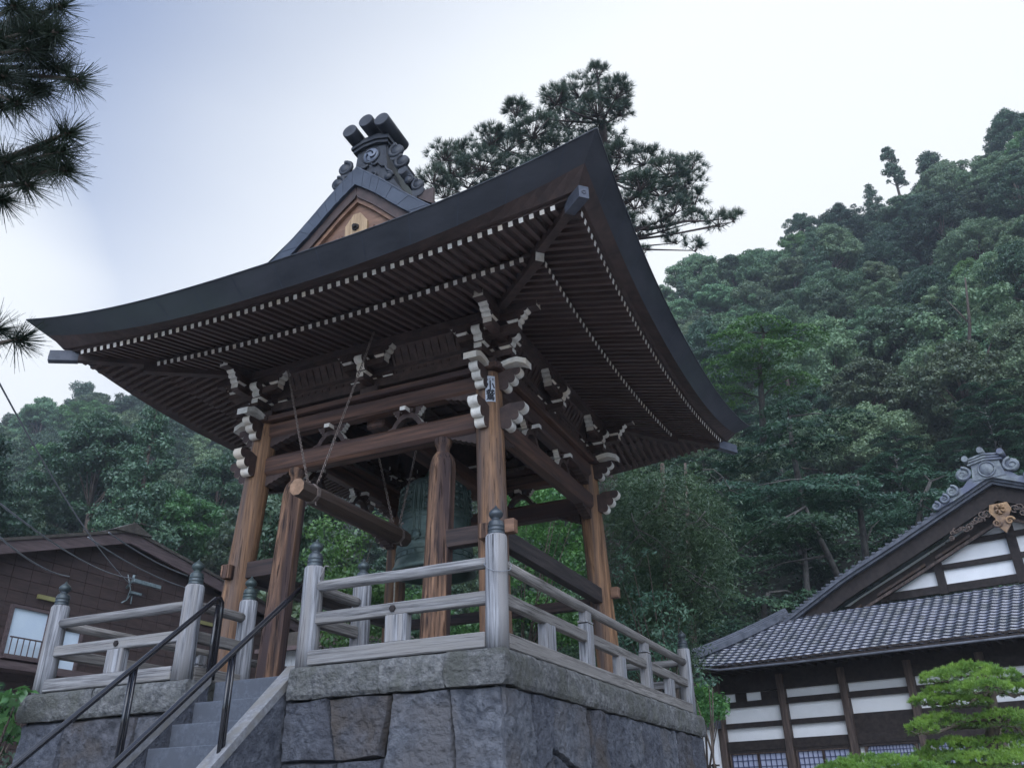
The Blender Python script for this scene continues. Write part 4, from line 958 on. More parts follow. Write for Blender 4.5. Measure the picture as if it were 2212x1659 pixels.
# ================================================================== BELL, LOG, ROPE
BC = (0, 0)
bell = thing('temple_bell', 'large dark green bronze temple bell with rows of knobs hanging inside the tower', 'bell', (0, 0, 1.88)); BO = (0, 0, 1.88)
prof = [(.001, 3.42), (.10, 3.42), (.25, 3.40), (.38, 3.36), (.47, 3.29), (.515, 3.20), (.53, 3.05), (.545, 2.8), (.56, 2.75), (.56, 2.72), (.553, 2.70), (.565, 2.45), (.582, 2.30), (.595, 2.28), (.595, 2.23), (.585, 2.21), (.592, 2.08), (.60, 2.06), (.61, 2.04), (.615, 2.0), (.64, 1.96), (.65, 1.92), (.645, 1.885), (.60, 1.885), (.55, 1.95), (.52, 2.4), (.48, 3.1)]
b = MB(); b.lathe(prof, (0, 0, 0), 56, 0); bb = b.build('bell_body', 'bronze', bell, BO)
b = MB()
for q in range(4):
    for r_ in range(4):
        for k in range(7):
            a = q*PI/2+PI/4+(-.52+1.04*k/6); z = 3.20-.115*r_; r = np.interp(z, [2.8, 3.05, 3.2], [.545, .53, .515]); n = Vector((math.cos(a), math.sin(a), 0))
            b.tube([n*(r-.01)+Vector((0, 0, z)), n*(r+.02)+Vector((0, 0, z)), n*(r+.045)+Vector((0, 0, z)), n*(r+.055)+Vector((0, 0, z))], [.016, .02, .026, .008], 8, 0)
b.build('bell_knobs', 'bronze', bell, BO)
b = MB()
rz_ = lambda z: float(np.interp(z, [2.0, 2.08, 2.21, 2.30, 2.45, 2.70, 2.8, 3.05, 3.2, 3.3], [.615, .592, .585, .582, .565, .553, .545, .53, .515, .47]))
for q in range(4):
    for dd in (-.11, -.06, .06, .11, ):
        a = q*PI/2+dd; b.tube([(math.cos(a)*(rz_(z)+.006), math.sin(a)*(rz_(z)+.006), z) for z in np.linspace(2.31, 3.26, 9)], .009, 5, 0)
    for a in (q*PI/2+.2, q*PI/2+PI/2-.2):
        b.tube([(math.cos(a)*(rz_(z)+.004), math.sin(a)*(rz_(z)+.004), z) for z in np.linspace(2.76, 3.24, 5)], .007, 5, 0)
for z in (3.26, 2.79, 2.74, 2.68, 2.33, 2.18, 2.10):
    b.tube([(math.cos(a)*(rz_(z)+.004), math.sin(a)*(rz_(z)+.004), z) for a in np.linspace(0, 2*PI, 49)], .009, 5, 0)
b.build('raised_bands', 'bronze', bell, BO)
b = MB()
for q in range(4):        # striking bosses and cast ornament round the skirt
    a = -PI/2+q*PI/2; n = Vector((math.cos(a), math.sin(a), 0)); t = Vector((-n.y, n.x, 0))
    b.tube([n*(.575)+Vector((0, 0, 2.38)), n*(.60)+Vector((0, 0, 2.38)), n*.61+Vector((0, 0, 2.38))], [.085, .075, .03], 16, 0)
    for k in range(8): aa = k*PI/4; b.tube([n*.585+t*math.cos(aa)*.03+Vector((0, 0, 2.38+math.sin(aa)*.03)), n*.60+t*math.cos(aa)*.095+Vector((0, 0, 2.38+math.sin(aa)*.095))], .014, 5, 0)
for k in range(24):
    a = k*2*PI/24; pts, rr = [], []
    for j in range(10):
        q = j/9; aa = q*4.5+k; pts.append((math.cos(a+.045*math.cos(aa)*(1-q*.6))*.597, math.sin(a+.045*math.cos(aa)*(1-q*.6))*.597, 2.14+.03*math.sin(aa)*(1-q*.6))); rr.append(.007)
    b.tube(pts, rr, 5, 0)
b.build('cast_ornament', 'bronze', bell, BO)
b = MB(); b.tube([(-.13, 0, 3.40), (-.15, 0, 3.52), (-.08, 0, 3.62), (0, 0, 3.65), (.08, 0, 3.62), (.15, 0, 3.52), (.13, 0, 3.40)], [.05, .05, .045, .045, .045, .05, .05], 8, 0); b.build('hanging_loop', 'bronze', bell, BO)
LZ = 2.225; lo_ = (0, -2.1, LZ)
lg = thing('striking_log', 'dark octagonal timber striking log slung on chains and pointing at the bell', 'striking log', lo_)
b = MB(); ys_ = list(np.linspace(-3.40, -.88, 16))
b.tube([(.0, y, LZ+nz3(y*2, 1, 1)*.008) for y in ys_], [.112]*3+[.118]*10+[.125]*2+[.118], 8, 0, mcap=1, smooth=False); b.build('log', ['log', 'logend'], lg, lo_)
for y in (-3.10, -1.10):
    b = MB(); b.tube([(0, y-.03, LZ), (0, y+.03, LZ)], .127, 8, 0, smooth=False)
    for x in (-.07, .07): b.tube([(x, y, LZ+.11), (x, y, LZ+.16), (x+.02, y, LZ+.175), (x+.035, y, LZ+.15)], .008, 5, 0); b.tube([(x, y, LZ-.11), (x, y, LZ-.15), (x+.02, y, LZ-.16)], .009, 5, 0)
    b.build('iron_strap', 'chain', lg, lo_)
def chain(p0, p1, par, r=.0055, link=.052):
    p0, p1 = Vector(p0), Vector(p1); n = max(2, int((p1-p0).length/(link*.78))); d = (p1-p0).normalized(); s0 = d.cross(Vector((0, 1, .1))).normalized(); s1 = d.cross(s0); b = MB()
    for k in range(n):
        c = p0+(p1-p0)*((k+.5)/n)+Vector((0, 0, -.02*math.sin(PI*(k+.5)/n))); s = s0 if k % 2 else s1; pts = [c+d*math.cos(2*PI*j/8)*link/2+s*math.sin(2*PI*j/8)*link*.3 for j in range(9)]; b.tube(pts, r, 4, 0, cap=False)
    b.build('chain', 'chain', par, lo_)
chain((0-.06, -3.12, LZ+.15), (-1.30, -2.30, 4.66), lg); chain((.07, -3.08, LZ+.16), (.44, -2.62, 4.70), lg)
chain((-.05, -1.12, LZ+.15), (-.75, -1.1, 4.85), lg); chain((.05, -1.12, LZ+.15), (.55, -1.1, 4.85), lg)
b = MB(); b.tube([(-1.02, 1.0, z) for z in (1.9, 1.7, 1.2, .8, .3)], .014, 6, 0)
rp = at(853, 1240, Y=.4); b = MB(); b.tube([(rp.x, .4, 2.35), (rp.x+.005, .4, 1.8), (rp.x, .4, 1.2), (rp.x-.01, .4, .6), (rp.x, .4, FZ)], .014, 6, 0)
tag(b.build('bell_rope', 'rope'), 'pale twisted rope hanging straight down beside the rear left post behind the bell', 'rope')

# ================================================================== TEMPLE HALL (s along the front, D away from the camera, z up)
HR = math.radians(-13.); HU = Vector((math.cos(HR), math.sin(HR), 0)); HM = Vector((-math.sin(HR), math.cos(HR), 0))
HO = (-5, 24, -2.4); hp_ = Vector((CAM.x, CAM.y, 0))+HU*HO[0]+HM*HO[1]
hall = thing('temple_hall', 'dark timber temple hall with white plaster panels, lattice windows and grey tiled gable roof', 'temple hall', (hp_.x, hp_.y, HO[2]), HR)
def H(b, name, mats, par=hall): return b.build(name, mats, par, HO)
posts = [-10.9, -9.0, -7.3, -5.6, -3.9, -2.2, -.5, 1.2, 2.9, 4.6, 6.3]
for s in posts:
    b = MB(); b.box((s, 24-.02, -.25), (.19, .22, 4.3), 0, ch=.012); H(b, 'hall_post', 'darkpost')
b = MB(); b.box((-2.3, 24.12, -.1), (17.1, .06, 4.0), 0); H(b, 'plaster_wall', 'plaster')
b = MB(); b.box((-10.97, 27.6, -.1), (.06, 7.0, 4.0), 0); H(b, 'plaster_wall', 'plaster')
for z, h, d_ in ((1.64, .26, .16), (1.205, .15, .13), (.655, .13, .13), (.13, .24, .17), (-.02, .07, .13), (-2.0, .3, .16)):
    if z in (.655,):
        H(MB().box((-9.1, 24.03, z), (3.5, d_, h), 0), 'hall_beam', 'dark'); continue
    H(MB().box((-2.3, 24.03, z), (17.0, d_, h), 0), 'hall_beam', 'dark')
H(MB().box((-2.3, 24.06, 2.2), (17.1, .16, .9), 0), 'eave_wall_board', 'dark')
H(MB().box((-10.25, 24.07, 1.39), (.32, .06, .26), 0), 'hall_beam', 'dark')
H(MB().box((-9.35, 24.075, 1.38), (.6, .05, .24), 0), 'hall_beam', 'dark')
H(MB().box((-.4, 24.06, .43), (13.6, .10, .62), 0), 'transom_board', 'dark')
def window(s0, s1, z0, z1, nx, nz_, arched=False):
    fr = tag(H(MB().box(((s0+s1)/2, 24.055, (z0+z1)/2), (s1-s0, .02, z1-z0), 0), 'lattice_window', 'glassp'))
    b = MB(); w_ = .016 if nx < 14 else .012
    for i in range(nx+1): b.box((s0+(s1-s0)*i/nx, 24.03, (z0+z1)/2), (w_, .03, z1-z0), 0)
    for j in range(nz_+1): b.box(((s0+s1)/2, 24.032, z0+(z1-z0)*j/nz_), (s1-s0, .026, w_), 0)
    H(b, 'lattice', 'lattice', fr)
    b = MB(); t = .05
    for x in (s0-t/2, s1+t/2): b.box((x, 24.01, (z0+z1)/2), (t, .07, z1-z0+.1), 0)
    b.box(((s0+s1)/2, 24.012, z1+t/2), (s1-s0, .07, t), 0); b.box(((s0+s1)/2, 24.012, z0-t/2), (s1-s0, .07, t), 0)
    if arched:
        for sg, x in ((1, s0), (-1, s1)): b.prism([(x, z1), (x+sg*.2, z1), (x+sg*.12, z1-.05), (x+sg*.05, z1-.12), (x, z1-.2)], 23.99, 24.03, 'y', 0)
    H(b, 'window_frame', 'darkpost', fr)
for i in range(2):
    a, c = posts[i]+.17, posts[i+1]-.17; m_ = (a+c)/2; window(a, m_-.03, -1.5, -.09, 5, 9); window(m_+.03, c, -1.5, -.09, 5, 9)
for i in range(2, 9):
    a, c = posts[i]+.28, posts[i+1]-.22; window(a, c, -1.4, .04, 15, 15, True)
H(MB().box((-2.3, 24.0, -2.25), (17.3, .6, .3), 0), 'hall_plinth', 'curb')
# tiled lower roof: waves of pantiles, courses stepping up the slope
PW, CO = .245, .215
def tiles(s0, s1, D0, z0, D1, z1, clipL=None, lift=None, name='tiled_roof'):
    nc = int(math.hypot(D1-D0, z1-z0)/CO); ns = int((s1-s0)/PW*6); V, Q = [], []
    for c in range(nc):
        for e in (0, 1):
            v = (c+e)/nc
            for i in range(ns+1):
                s = s0+(s1-s0)*i/ns; D = D0+(D1-D0)*v; z = z0+(z1-z0)*v+(.012*(v-.5)**2*6)
                if clipL: s = max(s, clipL(v))
                wv = .010*math.cos(2*PI*(s/PW))+.004*math.cos(4*PI*s/PW+.8)
                z += wv+(.0 if e == 0 else -.034); D += (-.022-.020*math.cos(2*PI*(s/PW)) if e == 0 else 0)
                if lift: z += lift(s, v)
                V.append((s-HO[0], D-HO[1], z-HO[2]))
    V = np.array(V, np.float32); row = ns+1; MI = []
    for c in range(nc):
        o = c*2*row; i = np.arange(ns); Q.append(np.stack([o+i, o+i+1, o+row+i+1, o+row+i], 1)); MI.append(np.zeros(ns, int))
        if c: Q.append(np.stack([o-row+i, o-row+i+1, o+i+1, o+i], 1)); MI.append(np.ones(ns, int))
    o = npmesh(name, V, np.concatenate(Q), [M['tile'], M['butt_shade']], hall, np.concatenate(MI)); return o
ES = -11.45
lift = lambda s, v: .22*max(0, (-9.2-s)/2.2)**2*(1-v)
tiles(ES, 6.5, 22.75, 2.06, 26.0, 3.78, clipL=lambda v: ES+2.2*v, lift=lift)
b = MB(); b.box((-2.4, 22.78, 2.02), (17.8, .10, .08), 0); b.box((-2.4, 23.4, 2.12), (17.6, 1.3, .05), 0)
for i in range(62): b.box((ES+.3+.29*i, 23.4, 2.06), (.07, 1.3, .09), 0)
H(b, 'eave_boards', 'dark')
b = MB(); b.tube([(ES-.05, 22.68, 2.02+.24), (-10.2, 22.69, 2.0), (-8, 22.69, 1.975), (6.5, 22.69, 1.99)], .03, 8, 0); H(b, 'rain_gutter', 'ridge')
b = MB(); hipf = lambda v: (ES+2.2*v, 22.75+3.25*v, 2.10+1.72*v+lift(ES+2.2*v, v))
for k, (w_, dz) in enumerate(((.15, .05), (.11, .13), (.07, .19))): b.tube([Vector(hipf(v))+Vector((0, 0, dz)) for v in np.linspace(0, 1, 8)], w_, 6, 0, smooth=False)
H(b, 'hip_ridge', 'ridge')
b = MB(); b.add([(ES, 22.75, 2.06), (ES+2.2, 26, 3.75), (ES+2.2, 34, 3.75), (ES, 36, 2.06)], [(0, 1, 2, 3)], 0); H(b, 'side_roof', 'tile')
# upper gable
GP = [(-2.74, 6.60), (-3.94, 6.06), (-5.5, 5.36), (-7.2, 4.63), (-8.4, 4.0), (-9.5, 3.42)]
def gv(t): 
    t = t*(len(GP)-1); i = min(int(t), len(GP)-2); f = t-i; return GP[i][0]*(1-f)+GP[i+1][0]*f, GP[i][1]*(1-f)+GP[i+1][1]*f
def gp(t, side, dn=0.):
    s, z = gv(t); return (s if side < 0 else 2*GP[0][0]-s), z-dn
b = MB()
for side in (-1, 1):
    b.grid(14, 1, lambda u, v: (gp(u, side)[0], 25.75+8.5*v, gp(u, side)[1]), 0, True)
H(b, 'upper_roof', 'tile')
for side in (-1, 1):
    for (d0, d1, y0, y1, mt, nm) in ((-.10, .02, 25.62, 26.2, 'ridge', 'verge_tiles'), (.02, .10, 25.70, 26.1, 'ridge', 'verge_tiles'), (.10, .55, 25.86, 25.98, 'dark', 'barge_board'), (.95, 1.03, 26.12, 26.20, 'darkpost', 'inner_barge')):
        b = MB()
        for i in range(16):
            t0, t1 = i/16, (i+1)/16; q = [gp(t0, side, d0), gp(t1, side, d0), gp(t1, side, d1), gp(t0, side, d1)]; b.prism(q, y0, y1, 'y', 0)
        H(b, nm, mt)
    b = MB()
    for i in range(40):
        t = i/40+.01; s, z = gp(t, side, -.10); b.box((s, 25.72, z+.02), (.10, .24, .05), 0)
    H(b, 'verge_tile_edge', 'ridge')
b = MB(); zb = 3.95; b.add([(GP[0][0], 26.5, 6.1), (-7.6, 26.5, zb), (2.12, 26.5, zb)], [(0, 1, 2)], 0); H(b, 'gable_plaster', 'plaster')
gt = lambda s: 6.0-abs(s-GP[0][0])*.50
for z, h in ((4.02, .22), (4.62, .14), (5.22, .15), (5.7, .10)):
    hw = (6.0-z)/.47; H(MB().box((GP[0][0], 26.44, z), (2*hw, .10, h), 0), 'gable_beam', 'dark')
for s, w_ in ((-6.4, .18), (-4.75, .22), (-3.05+.31, .24), (-.9, .22), (.9, .18)):
    H(MB().box((s, 26.42, (gt(s)+3.95)/2), (w_, .12, gt(s)-3.95+.15), 0), 'gable_post', 'dark')
for side in (-1, 1):
    b = MB()
    for i in range(12):
        t0, t1 = i/12, (i+1)/12; b.prism([gp(t0, side, .62), gp(t1, side, .62), gp(t1, side, .96), gp(t0, side, .96)], 26.3, 26.46, 'y', 0)
    H(b, 'gable_rafter', 'dark')
    b = MB()
    for i in range(3, 7): b.box((*[(gp(i/12, side, .95)[0])], 26.2, gp(i/12, side, .95)[1]), (.02, .02, .02), 0)
    b = MB()
    for t0, t1 in ((.16, .30), (.34, .52), (.58, .80)):
        b.prism([gp(t0, side, .80), gp(t1, side, .80), gp(t1, side, .88), gp(t0, side, .88)], 26.20, 26.30, 'y', 0)
    H(b, 'purlin_edge', 'log')
gc = GP[0][0]
# ornament at the peak
oh = tag(H(MB().prism([(gc-.42, 6.62), (gc-.36, 7.02), (gc-.40, 7.1), (gc+.40, 7.1), (gc+.36, 7.02), (gc+.42, 6.62)], 25.5, 25.8, 'y', 0), 'ridge_end_tile', ['ornhall']))
b = MB(); b.prism([(gc-1.55, 6.02), (gc-1.40, 6.2), (gc-1.1, 6.25), (gc-.95, 6.48), (gc-.7, 6.52), (gc-.5, 6.72), (gc+.5, 6.72), (gc+.7, 6.52), (gc+.95, 6.48), (gc+1.1, 6.25), (gc+1.4, 6.2), (gc+1.55, 6.02), (gc+1.0, 6.28), (gc, 6.72), (gc-1.0, 6.28)][:12]+[(gc+1.0, 6.2), (gc, 6.66), (gc-1.0, 6.2)], 25.52, 25.7, 'y', 0); H(b, 'ornament_skirt', 'ornhall', oh)
b = MB()
for k, (z, w_) in enumerate(((7.06, .44), (7.14, .40), (7.22, .36))): b.prism([(gc-w_, z), (gc-w_, z+.05), (gc, z+.12), (gc+w_, z+.05), (gc+w_, z), (gc, z+.07)], 25.44, 25.8, 'y', 0)
H(b, 'ornament_cornice', 'ornhall', oh)
for s, z in ((gc-.45, 7.26), (gc-.12+.1, 7.42), (gc+.45, 7.26)): H(MB().tube([(s, 25.35, z), (s, 25.9, z)], .085, 12, 0), 'ridge_cylinder', 'ornhall', oh)
b = MB(); b.tube([(gc+.21*math.cos(a), 25.49, 6.88+.21*math.sin(a)) for a in np.linspace(0, 2*PI, 25)], .03, 6, 0); b.lathe([(.001, 0), (.18, .0), (.17, .02), (.001, .03)], (gc, 25.5, 6.88), 20, 0, tilt=Matrix.Rotation(PI/2, 3, 'X')); H(b, 'ornament_disc', 'ornhall', oh)
for side in (-1, 1):
    for c, z, r in ((.62, 6.86, .2), (1.0, 6.45, .16), (1.25, 6.28, .13), (1.5, 6.12, .12)):
        p, rr = spiral((gc+side*c, z), r, 1.6, .045, 25.48, side, PI/2, 1.1); H(MB().tube(p, rr, 6, 0).lathe([(.001, 0), (r, .0), (r*.9, .04), (.001, .05)], (gc+side*c, 25.54, z), 12, 0, tilt=Matrix.Rotation(PI/2, 3, 'X')), 'cloud_scroll', 'ornhall', oh)
# golden pendant and scroll carving
pg = tag(H(MB().prism([(gc-.22, 5.95), (gc-.28, 5.75), (gc-.16, 5.55), (gc-.20, 5.38), (gc-.10, 5.25), (gc, 5.12), (gc+.10, 5.25), (gc+.20, 5.38), (gc+.16, 5.55), (gc+.28, 5.75), (gc+.22, 5.95)], 25.78, 25.86, 'y', 0), 'gable_pendant', ['gold']))
b = MB()
for k in range(6):
    a = k*PI/3+.3; b.tube([(gc+.03*math.cos(a), 25.74, 5.78+.03*math.sin(a)), (gc+.12*math.cos(a), 25.73, 5.78+.12*math.sin(a)), (gc+.13*math.cos(a+.5), 25.75, 5.78+.13*math.sin(a+.5))], [.03, .04, .02], 6, 0)
for sd in (-1, 1): p, rr = spiral((gc+sd*.16, 5.42), .12, 1.4, .035, 25.75, sd, 0); b.tube(p, rr, 6, 0)
H(b, 'carved_flower', 'gold', pg)
for side in (-1, 1):
    b = MB(); rg_ = random.Random(5)
    for k in range(13):
        c = .36+.085*k; z = 5.86-.5*c*.86+rg_.uniform(-.05, .08); p, rr = spiral((gc+side*c, z), rg_.uniform(.07, .13)*(1-k*.035), 1.5, .022, 25.80, side*(1 if k % 2 else -1), rg_.uniform(0, 6), 1.2, 18); b.tube(p, rr, 5, 0)
    H(b, 'scroll_carving', 'scroll', pg)
H(MB().box((gc, 26.4, 6.62), (.5, .5, .25), 0).box((gc, 30.4, 6.68), (.34, 8.2, .5), 0), 'main_ridge', 'ridge')
# small wing left of the hall
wing = thing('garden_wall', 'low white plaster wall with tiled coping and dark pickets beside the hall corner', 'wall', tuple(Vector((CAM.x, CAM.y, -2.5))+HU*-11.6+HM*23.7), HR)
WO = (-11.6, 23.7, -2.5)
MB().box((-11.65, 23.8, -.85), (1.3, .14, 3.1), 0).build('plaster_wall', 'plaster', wing, WO)
b = MB()
for k in range(5): b.box((-11.62, 23.8, .62+.045*k), (1.5-.12*k*0, .62-.12*k, .04), 0)
b.build('coping_tiles', 'ridge', wing, WO)
b = MB()
for k in range(15): b.box((-12.2+.08*k, 23.62, -.75), (.04, .03, .9), 0)
b.box((-11.6, 23.60, -.34), (1.3, .03, .04), 0); b.build('picket_base', 'dark', wing, WO)

# ================================================================== BROWN HOUSE ON THE LEFT (its gable wall faces the tower)
hx = -12.3; HSO = (hx, 4.5, GZ)
house = thing('brown_house', 'dark brown timber house with a low gable roof and pale-paned windows left of the platform', 'house', HSO)
def HS(b, name, mats, par=house): return b.build(name, mats, par, HSO)
RL = [(-4.2, 2.72), (1.03, 4.37), (4.55, 5.53), (8.12, 4.97), (13.5, 4.1)]     # top of the roof edge (y, z)
wallp = [(-3.9, GZ), (13.2, GZ), (13.2, 3.9), (4.55, 5.30), (-3.9, 2.55)]
b = MB(); b.prism(wallp, hx-8, hx, 'x', 0); HS(b, 'house_wall', 'house')
b = MB(); rg_ = random.Random(3)       # siding boards: panels and battens
y = -3.8; 
while y < 13:
    top = float(np.interp(y+.25, [p[0] for p in RL], [p[1] for p in RL]))-.35; z = GZ+1.6
    while z < top:
        b.box((hx+.012, y+.25, z+.14), (.02+.006*rg_.random(), .492, .268), 0); z += .28
    y += .5
HS(b, 'siding_panels', 'house')
for (a, c) in zip(RL[:-1], RL[1:]):
    b = MB(); b.prism([a, c, (c[0], c[1]-.30), (a[0], a[1]-.30)], -12.02, -11.94, 'x', 0); HS(b, 'fascia_board', 'housetrim')
    b = MB(); b.prism([(a[0], a[1]+.002), (c[0], c[1]+.002), (c[0], c[1]+.08), (a[0], a[1]+.08)], -20.6, -11.90, 'x', 0); HS(b, 'roof', 'houseroof')
    b = MB(); b.prism([(a[0], a[1]-.03), (c[0], c[1]-.03), (c[0], c[1]-.10), (a[0], a[1]-.10)], -20.5, -12.02, 'x', 0); HS(b, 'soffit', 'house')
HS(MB().prism([(3.9, 5.44), (4.55, 5.78), (5.2, 5.54)], -12.2, -11.86, 'x', 0).prism([(4.3, 5.5), (4.55, 5.74), (4.8, 5.5)], -20.5, -12.2, 'x', 0), 'ridge_cap', 'houseroof')
def hwin(y0, y1, z0, z1, bars):
    wn = tag(HS(MB().box((hx+.04, (y0+y1)/2, (z0+z1)/2), (.03, y1-y0, z1-z0), 0), 'window', ['curtain']))
    b = MB(); t = .07
    for yy in (y0-t/2, y1+t/2): b.box((hx+.06, yy, (z0+z1)/2), (.10, t, z1-z0+2*t), 0)
    for zz in (z0-t/2, z1+t/2): b.box((hx+.062, (y0+y1)/2, zz), (.10, y1-y0, t), 0)
    HS(b, 'window_frame', 'housetrim', wn)
    if bars:
        b = MB(); b.box((hx+.26, (y0+y1)/2, z0+.42), (.03, y1-y0+.1, .03), 0); b.box((hx+.26, (y0+y1)/2, z0+.02), (.05, y1-y0+.2, .05), 0); b.box((hx+.16, (y0+y1)/2, z0-.03), (.25, y1-y0+.2, .04), 0)
        n = int((y1-y0)/.15)
        for k in range(n+1): b.box((hx+.26, y0+(y1-y0)*k/n, z0+.21), (.018, .018, .42), 0)
        HS(b, 'window_guard', 'housetrim', wn)
hwin(1.92, 2.84, 1.98, 3.08, True); hwin(3.35, 3.82, 1.9, 2.80, False); hwin(-.4, .6, 1.98, 3.08, True)
HS(MB().box((hx+.05, 2.72, 3.44), (.06, .52, .10), 0), 'yellow_vent', 'yellow'); HS(MB().box((hx+.05, 8.05, 3.74), (.06, .55, .10), 0), 'yellow_vent', 'yellow')
HS(MB().box((hx+.3, 5.5, 1.75), (.5, 17.0, .16), 0), 'sill_ledge', 'housetrim')
lamp = thing('wall_lamp', 'pale green metal strip lamp on a bracket fixed to the wall of the brown house', 'wall lamp', (hx+.05, 5.0, 3.8))
LO_ = (hx+.05, 5.0, 3.8)
MB().box((hx+.28, 5.40, 4.32), (.10, .95, .10), 0, ch=.01).build('lamp_tube', 'fixture', lamp, LO_)
MB().tube([(hx+.05, 4.96, 4.15), (hx+.22, 4.97, 4.35), (hx+.25, 4.96, 4.48)], .035, 8, 0).tube([(hx+.22, 4.78, 4.45), (hx+.22, 4.95, 4.1), (hx+.2, 4.9, 3.8)], .014, 5, 0).build('bracket', 'fixture', lamp, LO_)
MB().box((hx+.2, 5.15, 4.03), (.08, .36, .06), 0).tube([(hx+.15, 5.05, 4.0), (hx+.15, 4.95, 3.82), (hx+.15, 4.8, 3.72)], .018, 5, 0).tube([(hx+.15, 5.1, 4.0), (hx+.15, 5.1, 3.75)], .02, 5, 0).build('insulators', 'fixture', lamp, LO_)
def wirec(p0, p1, sag, lab):
    b = MB(); b.tube([p0+(p1-p0)*t+Vector((0, 0, -sag*4*t*(1-t))) for t in np.linspace(0, 1, 16)], .012, 5, 0)
    tag(b.build('overhead_wire', 'wire'), lab, 'wire', 'overhead wires to the brown house')
ME = Vector((hx+.22, 4.96, 4.2))
wirec(at(-60, 718, D=9), ME, .25, 'highest overhead wire, running steeply down from the sky to the wall lamp')
wirec(at(-60, 1040, D=8), Vector((hx+.2, 5.0, 4.4)), .2, 'overhead wire crossing the left half of the brown house gable down to the wall lamp')
wirec(at(-60, 1105, D=8), at(150, 1245, D=15.5)*1.0, .12, 'lowest overhead wire at the left edge, ending on the brown house wall')
wirec(at(190, 1160, D=13), at(405, 1270, D=17), .08, 'lower of two thin wires slanting across the right half of the brown house gable')
wirec(at(235, 1150, D=13), at(405, 1243, D=17), .06, 'thin overhead wire slanting just under the right roof edge of the brown house')
# small white shed behind the tower
sp = at(712, 1392, Y=9.5); shed = thing('garden_shed', 'small shed with white corrugated walls seen through the railing behind the tower', 'shed', (sp.x, 9.5, GZ)); SHO = (sp.x, 9.5, GZ)
b = MB()
for k in range(36): b.box((sp.x-1.75+.1*k, 9.5+.02*(k % 2), .05), (.1, .05, 5.9), 0)
b.box((sp.x, 10.5, .05), (3.5, 1.9, 5.88), 0); b.build('corrugated_wall', 'shedw', shed, SHO)
MB().prism([(sp.x-2.2, 3.02), (sp.x+2.3, 3.02), (sp.x+1.7, 3.42), (sp.x-1.6, 3.42)], 9.0, 11.8, 'y', 0).build('roof', 'houseroof', shed, SHO)
MB().box((sp.x, 9.02, 2.98), (4.6, .06, .12), 0).build('eave_board', 'housetrim', shed, SHO)

# ================================================================== VEGETATION
def crown_points(rg, clumps, per, shell=.55):
    "leaf positions and outward normals over a set of (centre, radii) clumps, denser on their upper sides"
    P, Nn = [], []
    for c, r in clumps:
        c = np.array(c); r = np.array(r); k = int(per*(r[0]*r[1]+r[0]*r[2]))
        d = unit(rg.normal(0, 1, (k*2, 3))); keep = (d[:, 2] > -.35) | (rg.random(k*2) < .35); d = d[keep][:k]
        rad = rg.uniform(shell, 1.08, (len(d), 1)); lump = 1+.18*np.sin(d[:, :1]*7+c[0])*np.cos(d[:, 1:2]*8+c[1])
        P.append(c+d*r*rad*lump); Nn.append(unit(d/r+np.array([0, 0, .35])))
    return np.concatenate(P), np.concatenate(Nn)
def trunk_mesh(name, pts, rad, mt, parent, limbs=(), seg=7):
    b = MB(); b.tube(pts, rad, seg, 0)
    for lp, lr in limbs: b.tube(lp, lr, 5, 0)
    return b.build(name, mt, parent)
def broad_tree(seed, h=8.5, w_=3.2, leaf=.105, n=50, per=400, lm='broad', tr='bark', name='forest_tree', base=.22):
    rg = np.random.default_rng(seed); t = thing(name, '', 'tree'); cl, limbs = [], []
    for k in range(n):
        a = rg.uniform(0, 2*PI); q = rg.uniform(0, 1)**.8; zz = h*(base+(1-base)*(.08+.86*q)); env = w_*math.sin(PI*min(1, .22+.78*q))**.75
        rr = env*math.sqrt(rg.uniform(.25, 1)); s = rg.uniform(.5, 1.05)*w_*.31
        c = (math.cos(a)*rr, math.sin(a)*rr, zz); cl.append((c, (s, s, s*rg.uniform(.55, .85))))
        if k % 3 == 0: limbs.append(([(0, 0, h*.25+zz*.3), (c[0]*.5, c[1]*.5, zz*.8), c], [.09, .05, .02]))
    ph = rg.uniform(0, 6.28, 3)
    for k in range(int(n*1.3)):      # small outer sprays break the outline
        a = rg.uniform(0, 2*PI); q = rg.uniform(.15, 1.06); zz = h*(base+(1-base)*(.08+.86*q)); env = w_*math.sin(PI*min(1, .22+.74*q))**.75*(1.05+.22*math.sin(3*a+ph[0])+.14*math.sin(5*a+ph[1])); s = rg.uniform(.10, .19)*w_
        cl.append(((math.cos(a)*env, math.sin(a)*env, zz+rg.uniform(-.2, .5)), (s*1.2, s*1.2, s*.8)))
    P, Nn = crown_points(rg, cl, per); V, Q = leaf_quads(P, Nn, leaf, rg); npmesh('crown', V, Q, [LM[lm]], t)
    trunk_mesh('trunk', [(0, 0, -1.5), (.1, 0, h*.3), (0, .1, h*.6), (.05, 0, h*.88)], [.24, .19, .12, .04], tr, t, limbs); return t
def cedar_tree(seed, h=12, w_=2.3, lm='cedar', per=480):
    rg = np.random.default_rng(seed); t = thing('cedar_tree', '', 'tree'); cl, limbs = [], []
    for k in range(64):
        q = k/63; zz = h*(.16+.83*q); rr = w_*(1-q)**.75*rg.uniform(.35, .95)+.12; a = k*2.4+rg.uniform(-.4, .4); s = .34+.75*(1-q)
        cl.append(((math.cos(a)*rr, math.sin(a)*rr, zz-.15*rr), (s, s, s*.55)))
        if k % 4 == 0: limbs.append(([(0, 0, zz+.2), (math.cos(a)*rr, math.sin(a)*rr, zz-.1)], [.06, .02]))
    P, Nn = crown_points(rg, cl, per); V, Q = leaf_quads(P, Nn, .10, rg, .4, .8); npmesh('crown', V, Q, [LM[lm]], t)
    trunk_mesh('trunk', [(0, 0, -1.5), (0, .05, h*.5), (0, 0, h*.97)], [.22, .13, .03], 'bark', t, limbs); return t
